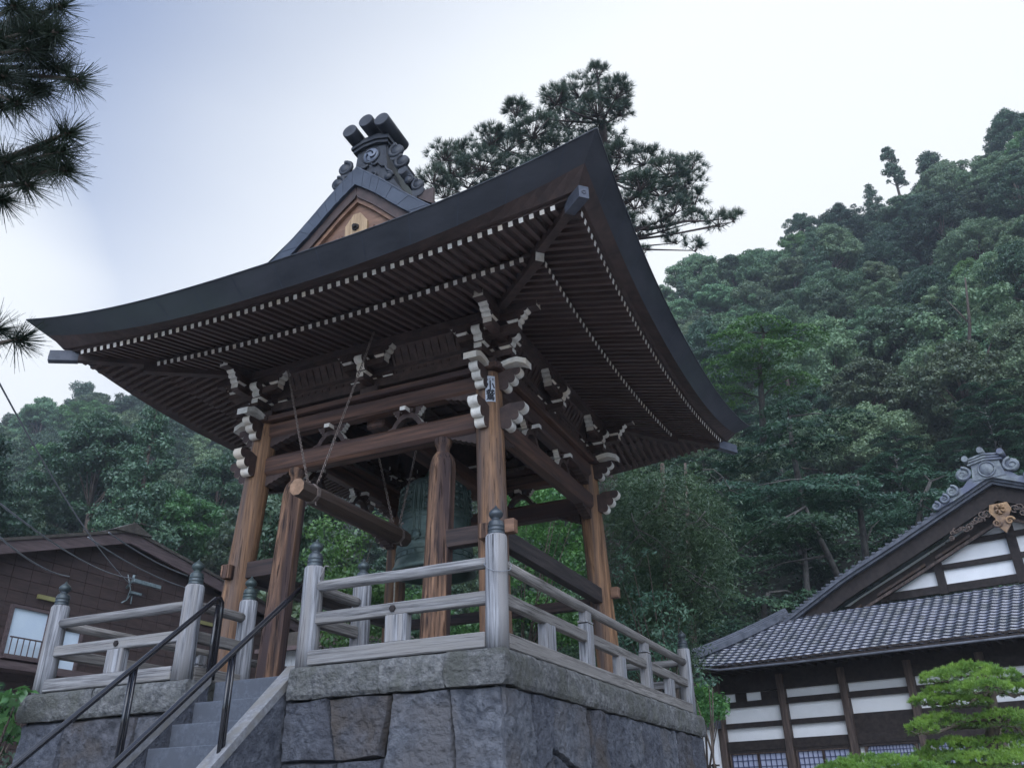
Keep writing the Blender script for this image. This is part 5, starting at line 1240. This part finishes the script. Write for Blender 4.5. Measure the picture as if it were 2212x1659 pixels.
def layered_tree(seed, h=9, w_=4.2, lm='maple', n=26, per=330, leaf=.085, name='maple_tree', tr='barkp'):
    "spreading flat sprays of foliage over a visible slanting trunk"
    rg = np.random.default_rng(seed); t = thing(name, '', 'tree'); P, Nn, limbs = [], [], []
    lean = rg.uniform(-.8, .8, 2)
    for k in range(n):
        q = (k+.5)/n; zz = h*(.42+.56*q); a = k*2.39996+rg.uniform(-.3, .3); L = w_*(1-.55*q)*rg.uniform(.65, 1.05); base = np.array([lean[0]*zz/h, lean[1]*zz/h, zz-.4])
        tip = base+np.array([math.cos(a)*L, math.sin(a)*L, .25+.3*rg.random()]); limbs.append(([tuple(base), tuple(base*.5+tip*.5+np.array([0, 0, .25])), tuple(tip)], [.055, .035, .012]))
        m = int(per*L); u = rg.uniform(.12, 1.05, m)**.8; side = rg.normal(0, .33, m)*(.35+.8*u)*(1.15-u*.55)*L*.62
        dv = np.array([math.cos(a), math.sin(a), 0]); sv = np.array([-math.sin(a), math.cos(a), 0])
        droop = -.30*np.abs(side)-.35*u**2*.8
        p = base+np.outer(u, tip-base)+np.outer(side, sv)+np.stack([np.zeros(m), np.zeros(m), .3*np.sin(u*PI)+droop+rg.normal(0, .05, m)], 1)
        P.append(p); Nn.append(np.tile([0, 0, 1.], (m, 1))+.3*dv)
    P, Nn = np.concatenate(P), np.concatenate(Nn); V, Q = leaf_quads(P, Nn, leaf, rg, .5, .38); npmesh('crown', V, Q, [LM[lm]], t)
    trunk_mesh('trunk', [(0, 0, -1.5), (lean[0]*.25, lean[1]*.25, h*.3), (lean[0]*.6, lean[1]*.6, h*.62), (lean[0]*.95, lean[1]*.95, h*.95)], [.21, .17, .11, .03], tr, t, limbs); return t
protos = {
 'a': broad_tree(11), 'b': broad_tree(12, 10.5, 3.7, .12, 60), 'c': broad_tree(13, 7.4, 3.5, .09, 48), 'y': broad_tree(14, 8, 3.3, .105, 46, 400, 'bright'), 'e': broad_tree(15, 11, 3.0, .10, 54, 400, 'maple'),
 'd': cedar_tree(21), 'm': layered_tree(31), 'n': layered_tree(32, 8, 3.8, 'bright', 24), 'o': layered_tree(33, 10, 4.6)}
used_p = set()
def plant(kind, loc, scale, rz, label, group=None):
    p = protos[kind]
    if kind in used_p: o = copy_tree(p)
    else: o = p; used_p.add(kind)
    o.location = loc; o.scale = (scale, scale, scale*rg.uniform(.85, 1.2)); o.rotation_euler = (0, 0, rz); tag(o, label, 'tree', group); return o
rg = random.Random(17)
GR = 'trees of the wood covering the hillsides'
LBL = {'e': 'leafy green tree in the wood covering the hillside', 'a': 'leafy green tree in the wood covering the hillside', 'b': 'leafy green tree in the wood covering the hillside', 'c': 'leafy green tree in the wood covering the hillside',
 'y': 'bright yellow-green tree in the wood covering the hillside', 'd': 'dark narrow conifer in the wood covering the hillside', 'm': 'tree with flat layered foliage sprays low on the wooded hillside', 'n': 'bright green tree with flat layered foliage on the wooded hillside', 'o': 'tree with flat layered foliage sprays low on the wooded hillside'}
GRP = {'e': GR, 'a': GR, 'b': GR, 'c': GR, 'y': 'bright trees of the hillside wood', 'd': 'conifers of the hillside wood', 'm': 'layered trees at the foot of the hillside', 'n': 'bright layered trees of the hillside', 'o': 'layered trees at the foot of the hillside'}
def rows(az0, az1, ra, rb, dr, da, pick, sc0=1.0):
    r = ra; k = 0
    while r < rb:
        n = max(1, int(math.radians(az1-az0)*r/da)); off = .5*(k % 2)
        for i in range(n):
            az = az0+(az1-az0)*(i+off+rg.uniform(-.22, .22))/n; rr = r+rg.uniform(-.3, .3)*dr; kd = pick(az, rr)
            if kd is None: continue
            sc_ = sc0*rg.uniform(.82, 1.22)*(1+max(0, r-80)*.004); p = land(az, rr); plant(kd, p, sc_, rg.uniform(0, 6.28), LBL[kd], GRP[kd])
        r += dr; k += 1
def pick_right(az, r):
    if az > -14 and r < 37: return None
    u = rg.random()
    if az > -10.5 and r < 47: return None
    if az > -11 and r < 56: return 'm' if u < .5 else 'o'
    if az < -6 and r < 72: return 'n' if u < .45 else ('y' if u < .6 else ('m' if u < .85 else 'a'))
    return 'abcebced'[int(u*8)] if rg.random() > .08 else 'y'
rows(-19, 22, 38, 127, 5.5, 5.1, pick_right, .88)
def pick_left(az, r):
    u = rg.random(); return 'd' if u < .22 and r < 120 else ('y' if u < .28 else 'abce'[int(rg.random()*4)])
rows(-61, -38, 46, 176, 7.6, 6.3, pick_left, .95)
rows(-38, -20, 34, 60, 8, 6.5, lambda a, r: 'abcd'[int(rg.random()*4)])
# single trees standing out against the sky on the ridges
def tuft_tree(lab, name, loc, h, w_, seed, n=20, s0=.5):
    rg2 = np.random.default_rng(seed); t = thing(name, lab, 'tree', loc); cl, limbs = [], []
    for k in range(n):
        q = k/(n-1); zz = h*(.35+.62*q); a = rg2.uniform(0, 6.28); rr = w_*(1-.6*q)*rg2.uniform(.35, 1); s = s0*rg2.uniform(.7, 1.2); c = (math.cos(a)*rr, math.sin(a)*rr, zz); cl.append((c, (s, s, s*.8)))
        limbs.append(([(0, 0, zz-.6), (c[0]*.6, c[1]*.6, zz-.2), c], [.08, .05, .02]))
    P, Nn = crown_points(rg2, cl, 260); V, Q = leaf_quads(P, Nn, .14, rg2); npmesh('crown', V, Q, [LM['cedar']], t)
    trunk_mesh('trunk', [(0, 0, -2), (.1, 0, h*.5), (0, 0, h)], [.26, .16, .04], 'bark', t, limbs); return t
def ridge_at(px, py, R, drop): q = at(px, py, D=1.0)-CAM; q = q/math.hypot(q.x, q.y); p = CAM+q*R; return (p.x, p.y, p.z-drop)
tuft_tree('lone dark tree with a lumpy crown rising above the left ridge line', 'ridge_tree', ridge_at(185, 832, 168, 13), 13, 3.0, 51, 26, 1.25)
tuft_tree('small thin tree beside the lone lumpy one on the left ridge line', 'ridge_tree', ridge_at(148, 872, 168, 5.5), 6, 1.0, 52, 8, .7)
tuft_tree('tall open dark conifer standing above the right ridge against the white sky', 'ridge_tree', ridge_at(1912, 318, 116, 12), 12, 1.7, 53, 46, .50)
tuft_tree('spreading dark tree right of the tall open conifer on the right ridge', 'ridge_tree', ridge_at(1995, 335, 116, 9), 9, 2.6, 54, 26, .9)

# hillside undergrowth between the trees
rgn = np.random.default_rng(5); P = []
for az0, az1, ra, rb, n in ((-20, 19, 34, 125, 80000), (-62, -37, 38, 175, 50000), (-38, -18, 30, 70, 16000)):
    a_ = rgn.uniform(az0, az1, n); r_ = ra+(rb-ra)*rgn.random(n)**1.2
    for a, r in zip(a_, r_):
        if a > -12 and r < 54 and rgn.random() > .3: continue
        p = land(a, r); P.append((p.x, p.y, p.z))
P = np.array(P); P[:, 2] += rgn.uniform(0, .9, len(P)); V, Q = leaf_quads(P, np.tile([0, -.5, 1.], (len(P), 1)), .17, rgn, .5, .5)
tag(npmesh('undergrowth', V, Q, [LM['cedar']]), 'low leafy undergrowth covering the ground between the hillside trees', 'undergrowth', kind='stuff')

# ---- layered maples in the dark wood behind the hall: placed where the photo shows their flat sprays
def pad_tree(label, pads, trunk, D, lm='maple', leaf=.075, name='maple_tree', rad=.16, dens=900, tr='barkp'):
    "pads: (x, y, half width px, half height px) in the photo; each becomes a real flat spray about D metres away"
    rg2 = np.random.default_rng(int(pads[0][0])); base = at(*trunk[0], D=D); base.z = min(base.z, base.z); t = thing(name, label, 'tree', base); P, Nn, limbs = [], [], []
    tp = [at(x, y, D=D)-base for x, y in trunk]
    for (x, y, hw, hh) in pads:
        dd = D+rg2.uniform(-1.4, 1.0); c = at(x, y, D=dd); rw = hw/FPX*dd; rh = hh/FPX*dd; m = int(dens*rw*max(rw*.7, .5))
        u = rg2.uniform(-1, 1, m); v = rg2.uniform(-1, 1, m); k = u*u+v*v < 1; u, v = u[k], v[k]
        edge = np.sqrt(u*u+v*v); up = rh*(.6*(1-edge**2)-.5*edge)+.10*np.sin(u*9+x)*np.cos(v*7+y)
        slope = rg2.uniform(-.12, .12)
        cc = np.array(c-base); r_ = np.array(RT)*1.0; r_[2] = 0; f_ = np.array([FW.x, FW.y, 0]); f_ /= np.linalg.norm(f_)
        p = cc+np.outer(u*rw, r_)+np.outer(v*rw*.75, f_)+np.stack([0*u, 0*u, up+slope*u*rw+rg2.normal(0, .05, len(u))], 1); P.append(p); Nn.append(np.stack([u*.5, v*.5-.25, np.ones(len(u))], 1))
        j = min(range(len(tp)), key=lambda i: (tp[i]-Vector(cc)).length); q = Vector(cc); limbs.append(([tp[j], (tp[j]+q)/2+Vector((0, 0, .15)), q+Vector((0, 0, -.05))], [.05, .03, .012]))
    P, Nn = np.concatenate(P), np.concatenate(Nn); V, Q = leaf_quads(P, Nn, leaf, rg2, .45, .45); npmesh('crown', V, Q, [LM[lm]], t)
    trunk_mesh('trunk', tp, [rad*(1-.6*i/(len(tp)-1)) for i in range(len(tp))], tr, t, limbs); return t
pad_tree('maple with wide flat sprays whose pale trunk stands right of centre behind the hall roof', [(1720, 1075, 150, 22), (1640, 1120, 100, 18), (1850, 1085, 110, 22), (1790, 1050, 110, 20), (1900, 1120, 60, 16), (1560, 1060, 80, 18)], [(1880, 1300), (1868, 1180), (1855, 1080), (1850, 1030)], 30)
pad_tree('maple with two low flat sprays and a thin slanting trunk above the hall roof edge', [(1700, 1140, 130, 18), (1620, 1165, 90, 16), (1760, 1128, 90, 15), (1560, 1215, 70, 22), (1600, 1250, 60, 20)], [(1830, 1290), (1790, 1200), (1755, 1130), (1740, 1095)], 28, rad=.13)
pad_tree('small maple with bright sprays close beside the hall gable ornament', [(1960, 1110, 75, 20), (2010, 1075, 60, 20), (1930, 1150, 45, 16), (2080, 1030, 55, 20), (2040, 1130, 50, 20), (1990, 1030, 60, 22)], [(1985, 1260), (1978, 1180), (1990, 1090), (2010, 1040)], 31, lm='maple')
pad_tree('spreading maple with drooping sprays right of the far tip of the tower roof', [(1700, 930, 90, 20), (1640, 985, 95, 20), (1590, 1010, 60, 18), (1760, 960, 80, 18), (1820, 900, 70, 20), (1700, 880, 60, 20)], [(1740, 1140), (1725, 1040), (1710, 960), (1705, 900)], 33)
pad_tree('bright maple growing beside the right eave of the tower roof', [(1590, 790, 80, 22), (1650, 760, 90, 22), (1560, 850, 70, 20), (1720, 720, 70, 24), (1640, 700, 70, 24), (1580, 730, 55, 20), (1700, 820, 70, 22)], [(1650, 960), (1645, 860), (1640, 780), (1650, 720)], 36, lm='bright', leaf=.08)
pad_tree('dark maple low behind the hall roof with scattered small sprays', [(1660, 1310, 90, 25), (1600, 1350, 80, 28), (1700, 1370, 70, 22), (1560, 1290, 60, 22), (1740, 1290, 60, 18)], [(1650, 1420), (1655, 1370), (1650, 1310), (1660, 1280)], 27, lm='cedar')
for i, (pts, lab) in enumerate([([(2098, 1010), (2090, 860), (2095, 700), (2085, 600)], 'tall pale bare trunk upper right in the dark wood below the ridge'), ([(2140, 960), (2132, 860), (2120, 800), (2150, 720)], 'forked pale trunk at the right edge of the dark wood')]):
    D_ = 60; base = at(*pts[0], D=D_); t = thing('bare_tree', lab, 'tree', base); tp = [at(x, y, D=D_)-base for x, y in pts]
    trunk_mesh('trunk', tp, [.22, .17, .12, .05], 'bark', t, [([tp[1], tp[1]+Vector((.5, 0, 1.6)), tp[1]+Vector((.9, 0, 3.6))], [.09, .06, .03]), ([tp[2], tp[2]+Vector((-.5, 0, 1.2)), tp[2]+Vector((-1.0, .3, 2.6))], [.08, .05, .02])])
    r2 = np.random.default_rng(i); P, Nn = crown_points(r2, [((tp[3].x+r2.uniform(-3, 3), r2.uniform(-2, 2), tp[3].z+r2.uniform(-2.5, 1)), (1.2, 1.2, .7)) for _ in range(12)], 200); V, Q = leaf_quads(P, Nn, .16, r2); npmesh('crown', V, Q, [LM['broad']], t)

# ---- big pine behind the tower roof
def pine_blob(rg2, c, r, n): d = unit(rg2.normal(0, 1, (n, 3))); d[:, 2] = np.abs(d[:, 2])*.9-.15; return np.array(c)+d*np.array(r)*rg2.uniform(.45, 1, (n, 1)), unit(d+np.array([0, 0, .9]))
D_ = 27; pine_blobs = [(1290, 160, 26, 26), (1250, 200, 50, 30), (1330, 200, 38, 34), (1200, 215, 40, 28), (1290, 240, 60, 34), (1225, 265, 60, 34), (1340, 240, 30, 30), (1115, 240, 32, 28), (1150, 285, 60, 32), (1060, 300, 40, 26), (1095, 320, 60, 28), (1200, 330, 70, 30),
 (1010, 330, 40, 22), (1040, 355, 60, 24), (960, 335, 40, 20), (975, 365, 50, 22), (935, 385, 36, 18), (1010, 395, 60, 24), (960, 415, 40, 18), (1100, 375, 60, 24), (1180, 370, 60, 26), (1300, 300, 50, 34), (1340, 330, 36, 26), (1310, 370, 40, 28),
 (1390, 345, 44, 24), (1440, 370, 50, 26), (1490, 360, 40, 22), (1480, 400, 46, 26), (1430, 415, 50, 26), (1380, 400, 44, 28), (1370, 440, 50, 22), (1500, 430, 34, 20), (1455, 450, 44, 18), (1500, 470, 30, 16), (1550, 478, 36, 12), (1585, 468, 18, 8), (1430, 490, 40, 14), (1380, 500, 34, 12), (1350, 480, 30, 16), (1460, 515, 26, 9), (1500, 530, 20, 9), (1385, 545, 16, 10)]
pb = at(1300, 900, D=D_+2); pb.z = GZ+1; pine = thing('pine_tree', 'tall old pine spreading against the sky behind the tower roof', 'tree', pb); P, Dd, limbs = [], [], []
r2 = np.random.default_rng(77); spine = [at(x, y, D=D_+1.5) for x, y in ((1290, 1000), (1290, 700), (1300, 520), (1310, 380), (1300, 260), (1292, 170))]; spine[0].z = GZ-.5; spine[0].x = pb.x; spine[0].y = pb.y
for (x, y, hw, hh) in pine_blobs:
    dd = D_+r2.uniform(-2.2, 2.5); c = at(x, y, D=dd); a, e = pine_blob(r2, c, (hw/FPX*dd, hw/FPX*dd*.9, hh/FPX*dd*1.05), int(8+hw*hh*.060)); P.append(a); Dd.append(e)
    for q in a[::5]: limbs.append(([c-Vector((0, 0, .25)), Vector(q)], [.018, .008]))
    if y > 330 and x > 1340:
        j = 2 if y > 420 else 3
    else: j = 4 if y < 260 else (3 if y < 360 else 2)
    s = spine[j]; mid = s*.45+c*.55+Vector((r2.uniform(-.2, .2), 0, -.25)); limbs.append(([s, s*.75+mid*.25+Vector((0, 0, -.1)), mid, c-Vector((0, 0, .2))], [.065, .05, .03, .014]))
P = np.concatenate(P); Dd = np.concatenate(Dd); V, Q = needle_quads(P-np.array(pb), Dd, .22, .0065, r2, 34, .62); npmesh('needles', V, Q, [LM['pine']], pine)
b = MB(); b.tube([p-pb for p in spine], [.34, .3, .26, .2, .12, .04], 9, 0); b.build('trunk', 'barkred', pine)
b = MB()
for p, r in limbs: b.tube([q-pb for q in p], r, 5, 0)
lw = [at(x, y, D=D_+.5) for x, y in ((1290, 520), (1345, 492), (1400, 495), (1440, 488), (1480, 478), (1530, 478), (1580, 470))]; b.tube([q-pb for q in lw], [.12, .09, .07, .06, .045, .03, .012], 6, 0)
lw = [at(x, y, D=D_) for x, y in ((1300, 470), (1380, 420), (1430, 405), (1470, 400))]; b.tube([q-pb for q in lw], [.1, .07, .05, .02], 6, 0); b.build('limbs', 'barkred', pine)

# ---- near pine branches hanging into the top left corner
np_base = CAM-Vector((RT.x, RT.y, 0))*7.5+Vector((FW.x, FW.y, 0))*1.5; np_base.z = GZ; near = thing('pine_tree', 'near pine whose long-needled black branches reach into the left edge of the picture', 'tree', np_base)
tw = [(166, 175, 2.1, 1.0), (128, 150, 2.2, .8), (120, 72, 2.1, .9), (95, 50, 2.2, 1.), (130, 15, 2.15, .9), (70, 70, 2.1, 1.), (60, 30, 2.2, 1.), (30, 15, 2.1, .8), (30, 60, 2.25, .9), (60, 110, 2.1, 1), (25, 110, 2.2, 1), (90, 130, 2.2, .9), (100, 100, 2.15, .9), (0, 90, 2.2, 1),
 (45, 165, 2.2, .9), (10, 165, 2.1, 1), (40, 225, 2.1, .85), (5, 230, 2.2, 1), (70, 200, 2.2, .7), (90, 190, 2.25, .7), (146, 290, 2.1, .6), (130, 330, 2.1, .9), (108, 318, 2.15, .9), (140, 368, 2.1, .85), (105, 360, 2.2, .9), (75, 355, 2.15, .9), (45, 370, 2.2, .9), (60, 400, 2.1, .8), (15, 350, 2.1, .9), (0, 380, 2.2, 1), (5, 430, 2.1, .4), (42, 735, 2.15, .6), (-8, 712, 2.2, .6)]
P, Dd = [], []; r3 = np.random.default_rng(9); b = MB(); hubs = [at(-170, 110, D=2.6), at(-170, 385, D=2.5), at(-180, 740, D=2.4)]
ncs = []
for (x, y, D_, s) in tw:
    c = at(x, y, D=D_); hub = hubs[0 if y < 250 else (1 if y < 500 else 2)]; dr = (c-hub).normalized(); st = c-dr*.05*s
    for k in range(6): q = st+dr*(.055*s*k/5); P.append(tuple(q)); Dd.append(tuple(dr)); ncs.append(s)
    b.tube([hub, hub*.5+c*.5+Vector((0, 0, -.03)), st, c+dr*.012], [.016, .008, .005, .003], 6, 0)
    if s > .55: b.tube([c-dr*.015, c+dr*.0, c+dr*.012], [.006, .009, .003], 6, 0)
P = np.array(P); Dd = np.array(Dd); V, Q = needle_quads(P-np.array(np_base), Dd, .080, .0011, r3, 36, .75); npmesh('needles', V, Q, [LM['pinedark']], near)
for h_ in hubs: b.tube([Vector((np_base.x, np_base.y, h_.z-.4)), (Vector((np_base.x, np_base.y, h_.z))+h_)/2, h_], [.06, .03, .014], 6, 0)
b.v = [(x-np_base.x, y-np_base.y, z-np_base.z) for x, y, z in b.v]; b.build('branches', 'bark', near)
MB().tube([(0, 0, -.3), (.05, 0, 2), (0, .05, 4.5), (.1, 0, 7)], [.17, .14, .1, .04], 10, 0).build('trunk', 'bark', near)

# ---- garden pines by the hall, clipped into pads
def garden_pine(label, pads, trunk, D, dens=1.0):
    r2 = np.random.default_rng(int(pads[0][0])+3); base = at(*trunk[0], D=D); t = thing('garden_pine', label, 'tree', (base.x, base.y, GZ)); bz = Vector((base.x, base.y, GZ)); tp = [at(x, y, D=D)-bz for x, y in trunk]; tp = [Vector((tp[0].x, tp[0].y, -.2))]+tp
    b = MB(); b.tube(tp, [.12]+[.11*(1-.6*i/len(tp)) for i in range(len(tp)-1)], 8, 0); PY, DY, PO, DO = [], [], [], []
    for (x, y, hw, hh) in pads:
        dd = D+r2.uniform(-.5, .4); c = np.array(at(x, y, D=dd)-bz); rw, rh = hw/FPX*dd, hh/FPX*dd; n = int(dens*(60+rw*rw*620)); u = r2.uniform(-1, 1, n*2); v = r2.uniform(-1, 1, n*2); k = u*u+v*v < 1; u, v = u[k][:n], v[k][:n]; e2 = u*u+v*v
        top = c+np.stack([u*rw, v*rw*.8, rh*(1.5*np.sqrt(1-e2*.96)-.7)+r2.normal(0, .018, len(u))+.03*np.sin(u*11)*np.cos(v*9)], 1); PY.append(top); DY.append(unit(np.stack([u*.5, v*.5, np.full(len(u), .9)], 1)))
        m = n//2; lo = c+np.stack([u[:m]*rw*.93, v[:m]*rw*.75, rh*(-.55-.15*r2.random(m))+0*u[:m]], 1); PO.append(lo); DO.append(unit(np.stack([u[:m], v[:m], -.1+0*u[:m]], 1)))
        j = min(range(1, len(tp)), key=lambda i: abs(tp[i].z-c[2])); s = tp[j]; q = Vector(c)-Vector((0, 0, rh*.75)); b.tube([s, s*.6+q*.4+Vector((0, 0, .05)), s*.2+q*.8+Vector((0, 0, -.04)), q], [.045, .035, .022, .012], 6, 0)
        for _ in range(9): a, d_ = r2.uniform(-1, 1, 2)*.7; b.tube([q, q+Vector((a*rw*.6, d_*rw*.5, -.02)), q+Vector((a*rw, d_*rw*.8, rh*.3))], [.012, .009, .004], 4, 0)
    V, Q = needle_quads(np.concatenate(PY), np.concatenate(DY), .060, .0042, r2, 20, .6); npmesh('needle_pads', V, Q, [LM['niwaki']], t)
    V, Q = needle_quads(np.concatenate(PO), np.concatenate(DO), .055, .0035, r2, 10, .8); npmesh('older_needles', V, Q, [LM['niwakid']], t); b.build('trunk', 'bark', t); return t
garden_pine('cloud-pruned garden pine with bright green pads at the lower right before the hall', [(2090, 1448, 62, 13), (2035, 1462, 45, 11), (2150, 1462, 52, 13), (2045, 1490, 50, 10), (2120, 1484, 60, 12), (2200, 1488, 50, 13), (2010, 1512, 42, 9), (2075, 1516, 60, 10), (1990, 1572, 34, 12), (2035, 1556, 50, 13), (2090, 1562, 40, 10), (2160, 1552, 60, 18), (2220, 1570, 50, 20), (2150, 1610, 90, 18), (2060, 1612, 60, 16), (2010, 1640, 60, 18), (2110, 1645, 100, 20), (2210, 1640, 70, 22), (2060, 1675, 110, 22)],
 [(2150, 1655), (2140, 1600), (2150, 1550), (2140, 1500), (2155, 1475)], 13.0)
garden_pine('bright top of a low clipped pine at the bottom edge, below the hall windows', [(1880, 1652, 90, 20), (1820, 1665, 60, 16), (1935, 1655, 60, 18), (1990, 1668, 60, 16)], [(1880, 1720), (1885, 1680)], 12.0)
# ---- plants just behind the tower
def leafy(label, name, cat, blobs, D, lm, leaf, per, trunk=None, tr='bark', asp=.5, jit=.6, sd=0):
    r2 = np.random.default_rng(len(blobs)+int(blobs[0][0])+sd); x0, y0 = (trunk[0] if trunk else (blobs[0][0], 1500)); base = at(x0, y0, D=D); base.z = max(GZ, min(base.z, 3)); t = thing(name, label, cat, base); cl = []
    for (x, y, hw, hh) in blobs: dd = D+r2.uniform(-1, 1.2); c = at(x, y, D=dd)-base; cl.append((tuple(c), (hw/FPX*dd, hw/FPX*dd*.9, hh/FPX*dd)))
    P, Nn = crown_points(r2, cl, per); V, Q = leaf_quads(P, Nn, leaf, r2, asp, jit); npmesh('foliage', V, Q, [LM[lm]], t)
    b = MB(); root = Vector((0, 0, GZ-base.z-.1)); top = Vector(cl[0][0]); b.tube([root, root*.5+top*.5, root*.2+top*.8], [.045, .03, .012], 7, 0)
    for c, r in cl[1::2]: c = Vector(c); m_ = root*.35+top*.65; b.tube([m_, m_*.4+c*.6, c], [.022, .014, .006], 5, 0)
    b.build('stems', tr, t); return t
def scatter(x0, x1, y0, y1, n, hw, hh, sd): r = random.Random(sd); return [(r.uniform(x0, x1), r.uniform(y0, y1), hw*r.uniform(.7, 1.3), hh*r.uniform(.7, 1.3)) for _ in range(n)]
leafy('bushy bright green conifer seen between the left posts of the tower', 'garden_conifer', 'tree', scatter(690, 850, 1140, 1400, 26, 38, 30, 1), 20, 'hedge', .055, 800, sd=1)
leafy('bushy bright green conifer seen low between the bell and the near post', 'garden_conifer', 'tree', scatter(880, 1060, 1290, 1440, 16, 38, 28, 2), 21, 'hedge', .055, 800, sd=2)
leafy('bright green conifer seen between the near post and the far right post', 'garden_conifer', 'tree', scatter(1080, 1270, 1060, 1380, 34, 38, 30, 3), 22, 'hedge', .058, 760, sd=3)
leafy('dark green shrub behind the far railing left of the supporting post', 'garden_shrub', 'shrub', scatter(560, 700, 1080, 1300, 18, 40, 34, 4), 26, 'cedar', .08, 500, sd=4)
leafy('dark shrub filling the gap under the bell behind the platform', 'garden_shrub', 'shrub', scatter(900, 1250, 1330, 1430, 18, 44, 26, 5), 23, 'cedar', .07, 560, sd=5)
# weeping cypress: hanging sprays
def weeping(label, x0, x1, ytop, ybot, D, n, sd):
    r2 = np.random.default_rng(sd); base = at((x0+x1)/2, 1500, D=D); base.z = GZ; t = thing('cypress_tree', label, 'tree', base); P, Nn = [], []
    for k in range(n):
        q = r2.random(); x = x0+(x1-x0)*r2.random()
        if x > 1488 and ytop(x)+(ybot-ytop(x))*q**.9 > 1335-(x-1488)*.5: continue
        yb_ = ybot if x < 1495 else min(ybot, 1405-(x-1509)*.37); yy = ytop(x)+(max(yb_, ytop(x)+30)-ytop(x))*q**.9; dd = D+r2.uniform(-1.4, 1.4)+1.2*abs((x-(x0+x1)/2)/(x1-x0)); c = np.array(at(x, yy, D=dd)-base)
        m = 90; L = r2.uniform(.5, 1.0); out = unit(np.array([r2.normal(), r2.normal()-.5, 0])); u = r2.random(m)**.8; w_ = .05+.16*np.sin(u*PI)
        P.append(c+np.outer(u*L*.55, out)+np.stack([r2.normal(0, 1, m)*w_, r2.normal(0, 1, m)*w_, -u**1.4*L*.8+r2.normal(0, .03, m)], 1)); Nn.append(np.tile([out[0]*.6, out[1]*.6, .5], (m, 1)))
    P, Nn = np.concatenate(P), np.concatenate(Nn); V, Q = leaf_quads(P, Nn, .052, r2, .22, .7); npmesh('crown', V, Q, [LM['weep']], t)
    b = MB(); ax = at((x0+x1)/2, 1000, D=D+.5)-base; b.tube([Vector((0, 0, -.2)), Vector((ax.x*.5, ax.y*.5, ax.z*.5)), ax], [.22, .15, .05], 8, 0); b.build('trunk', 'bark', t)
    b = MB(); r4 = random.Random(sd)
    for k in range(13):
        x = r4.uniform(x0+20, x1-20); y = r4.uniform(1010, 1250); p = at(x, y, D=D-1.3)-base; pts = [p]
        dx = r4.choice((-1, 1))
        for j in range(5): p = p+Vector((dx*r4.uniform(.02, .28), r4.uniform(-.05, .05), -r4.uniform(.0, .30))); pts.append(p)
        b.tube(pts, [.014, .012, .010, .008, .006, .003], 5, 0)
        q = pts[2]; b.tube([q, q+Vector((-dx*.2, 0, -.1)), q+Vector((-dx*.4, -.05, -.05))], [.008, .006, .003], 4, 0)
    b.build('bare_twigs', 'barkp', t); return t
weeping('large drooping cypress with pale bare twigs, right of the far tower post', 1300, 1560, lambda x: 985+max(0, (x-1500))*1.6+max(0, 1345-x)*.5, 1430, 19, 620, 3)
weeping('smaller drooping cypress between the large one and the hall roof end', 1400, 1560, lambda x: 1200+abs(x-1480)*.5, 1440, 31, 200, 4)
leafy('glossy-leaved camellia bush growing up against the far right tower post', 'camellia_bush', 'shrub', scatter(1325, 1470, 1290, 1470, 22, 30, 26, 6)+scatter(1330, 1400, 1190, 1290, 8, 14, 18, 7), 16, 'camellia', .045, 620, asp=.42, jit=.9)
leafy('small bright leafy bush between the platform corner and the hall wall', 'garden_shrub', 'shrub', scatter(1500, 1560, 1490, 1560, 14, 26, 22, 8), 19, 'hedge', .05, 1300, sd=8)
leafy('pale leaf sprays drooping under the left end of the hall eave', 'garden_shrub', 'shrub', scatter(1490, 1560, 1455, 1485, 6, 20, 9, 9), 17, 'camellia', .04, 500, sd=9)
leafy('leafy yellow-green shrub at the bottom left corner beside the platform', 'garden_shrub', 'shrub', scatter(-45, 38, 1500, 1600, 16, 28, 22, 10), 10.2, 'bright', .075, 420, asp=.6, sd=10)
leafy('low dark green bush at the foot of the brown house behind the bottom left shrub', 'garden_shrub', 'shrub', scatter(-30, 60, 1480, 1540, 10, 26, 16, 11)+scatter(-60, 40, 1590, 1680, 8, 30, 24, 12), 11.5, 'cedar', .05, 500, sd=11)

# ================================================================== HAZE (real air between the camera and the hills)
hz = MB().box((0, 60, 88), (700, 560, 182.2), 0).build('haze', ['gap']); tag(hz, kind='stuff')
hm = bpy.data.materials.new('haze_air'); hm.use_nodes = True; t = hm.node_tree; t.nodes.clear()
o_ = N(t, 'ShaderNodeOutputMaterial'); pv = N(t, 'ShaderNodeVolumePrincipled'); pv.inputs['Color'].default_value = C(.78, .88, 1.0); pv.inputs['Density'].default_value = .0008; pv.inputs['Anisotropy'].default_value = .2
t.links.new(pv.outputs[0], o_.inputs['Volume']); hz.data.materials[0] = hm
sc.cycles.volume_bounces = 0; sc.cycles.volume_step_rate = 4; sc.cycles.volume_max_steps = 64
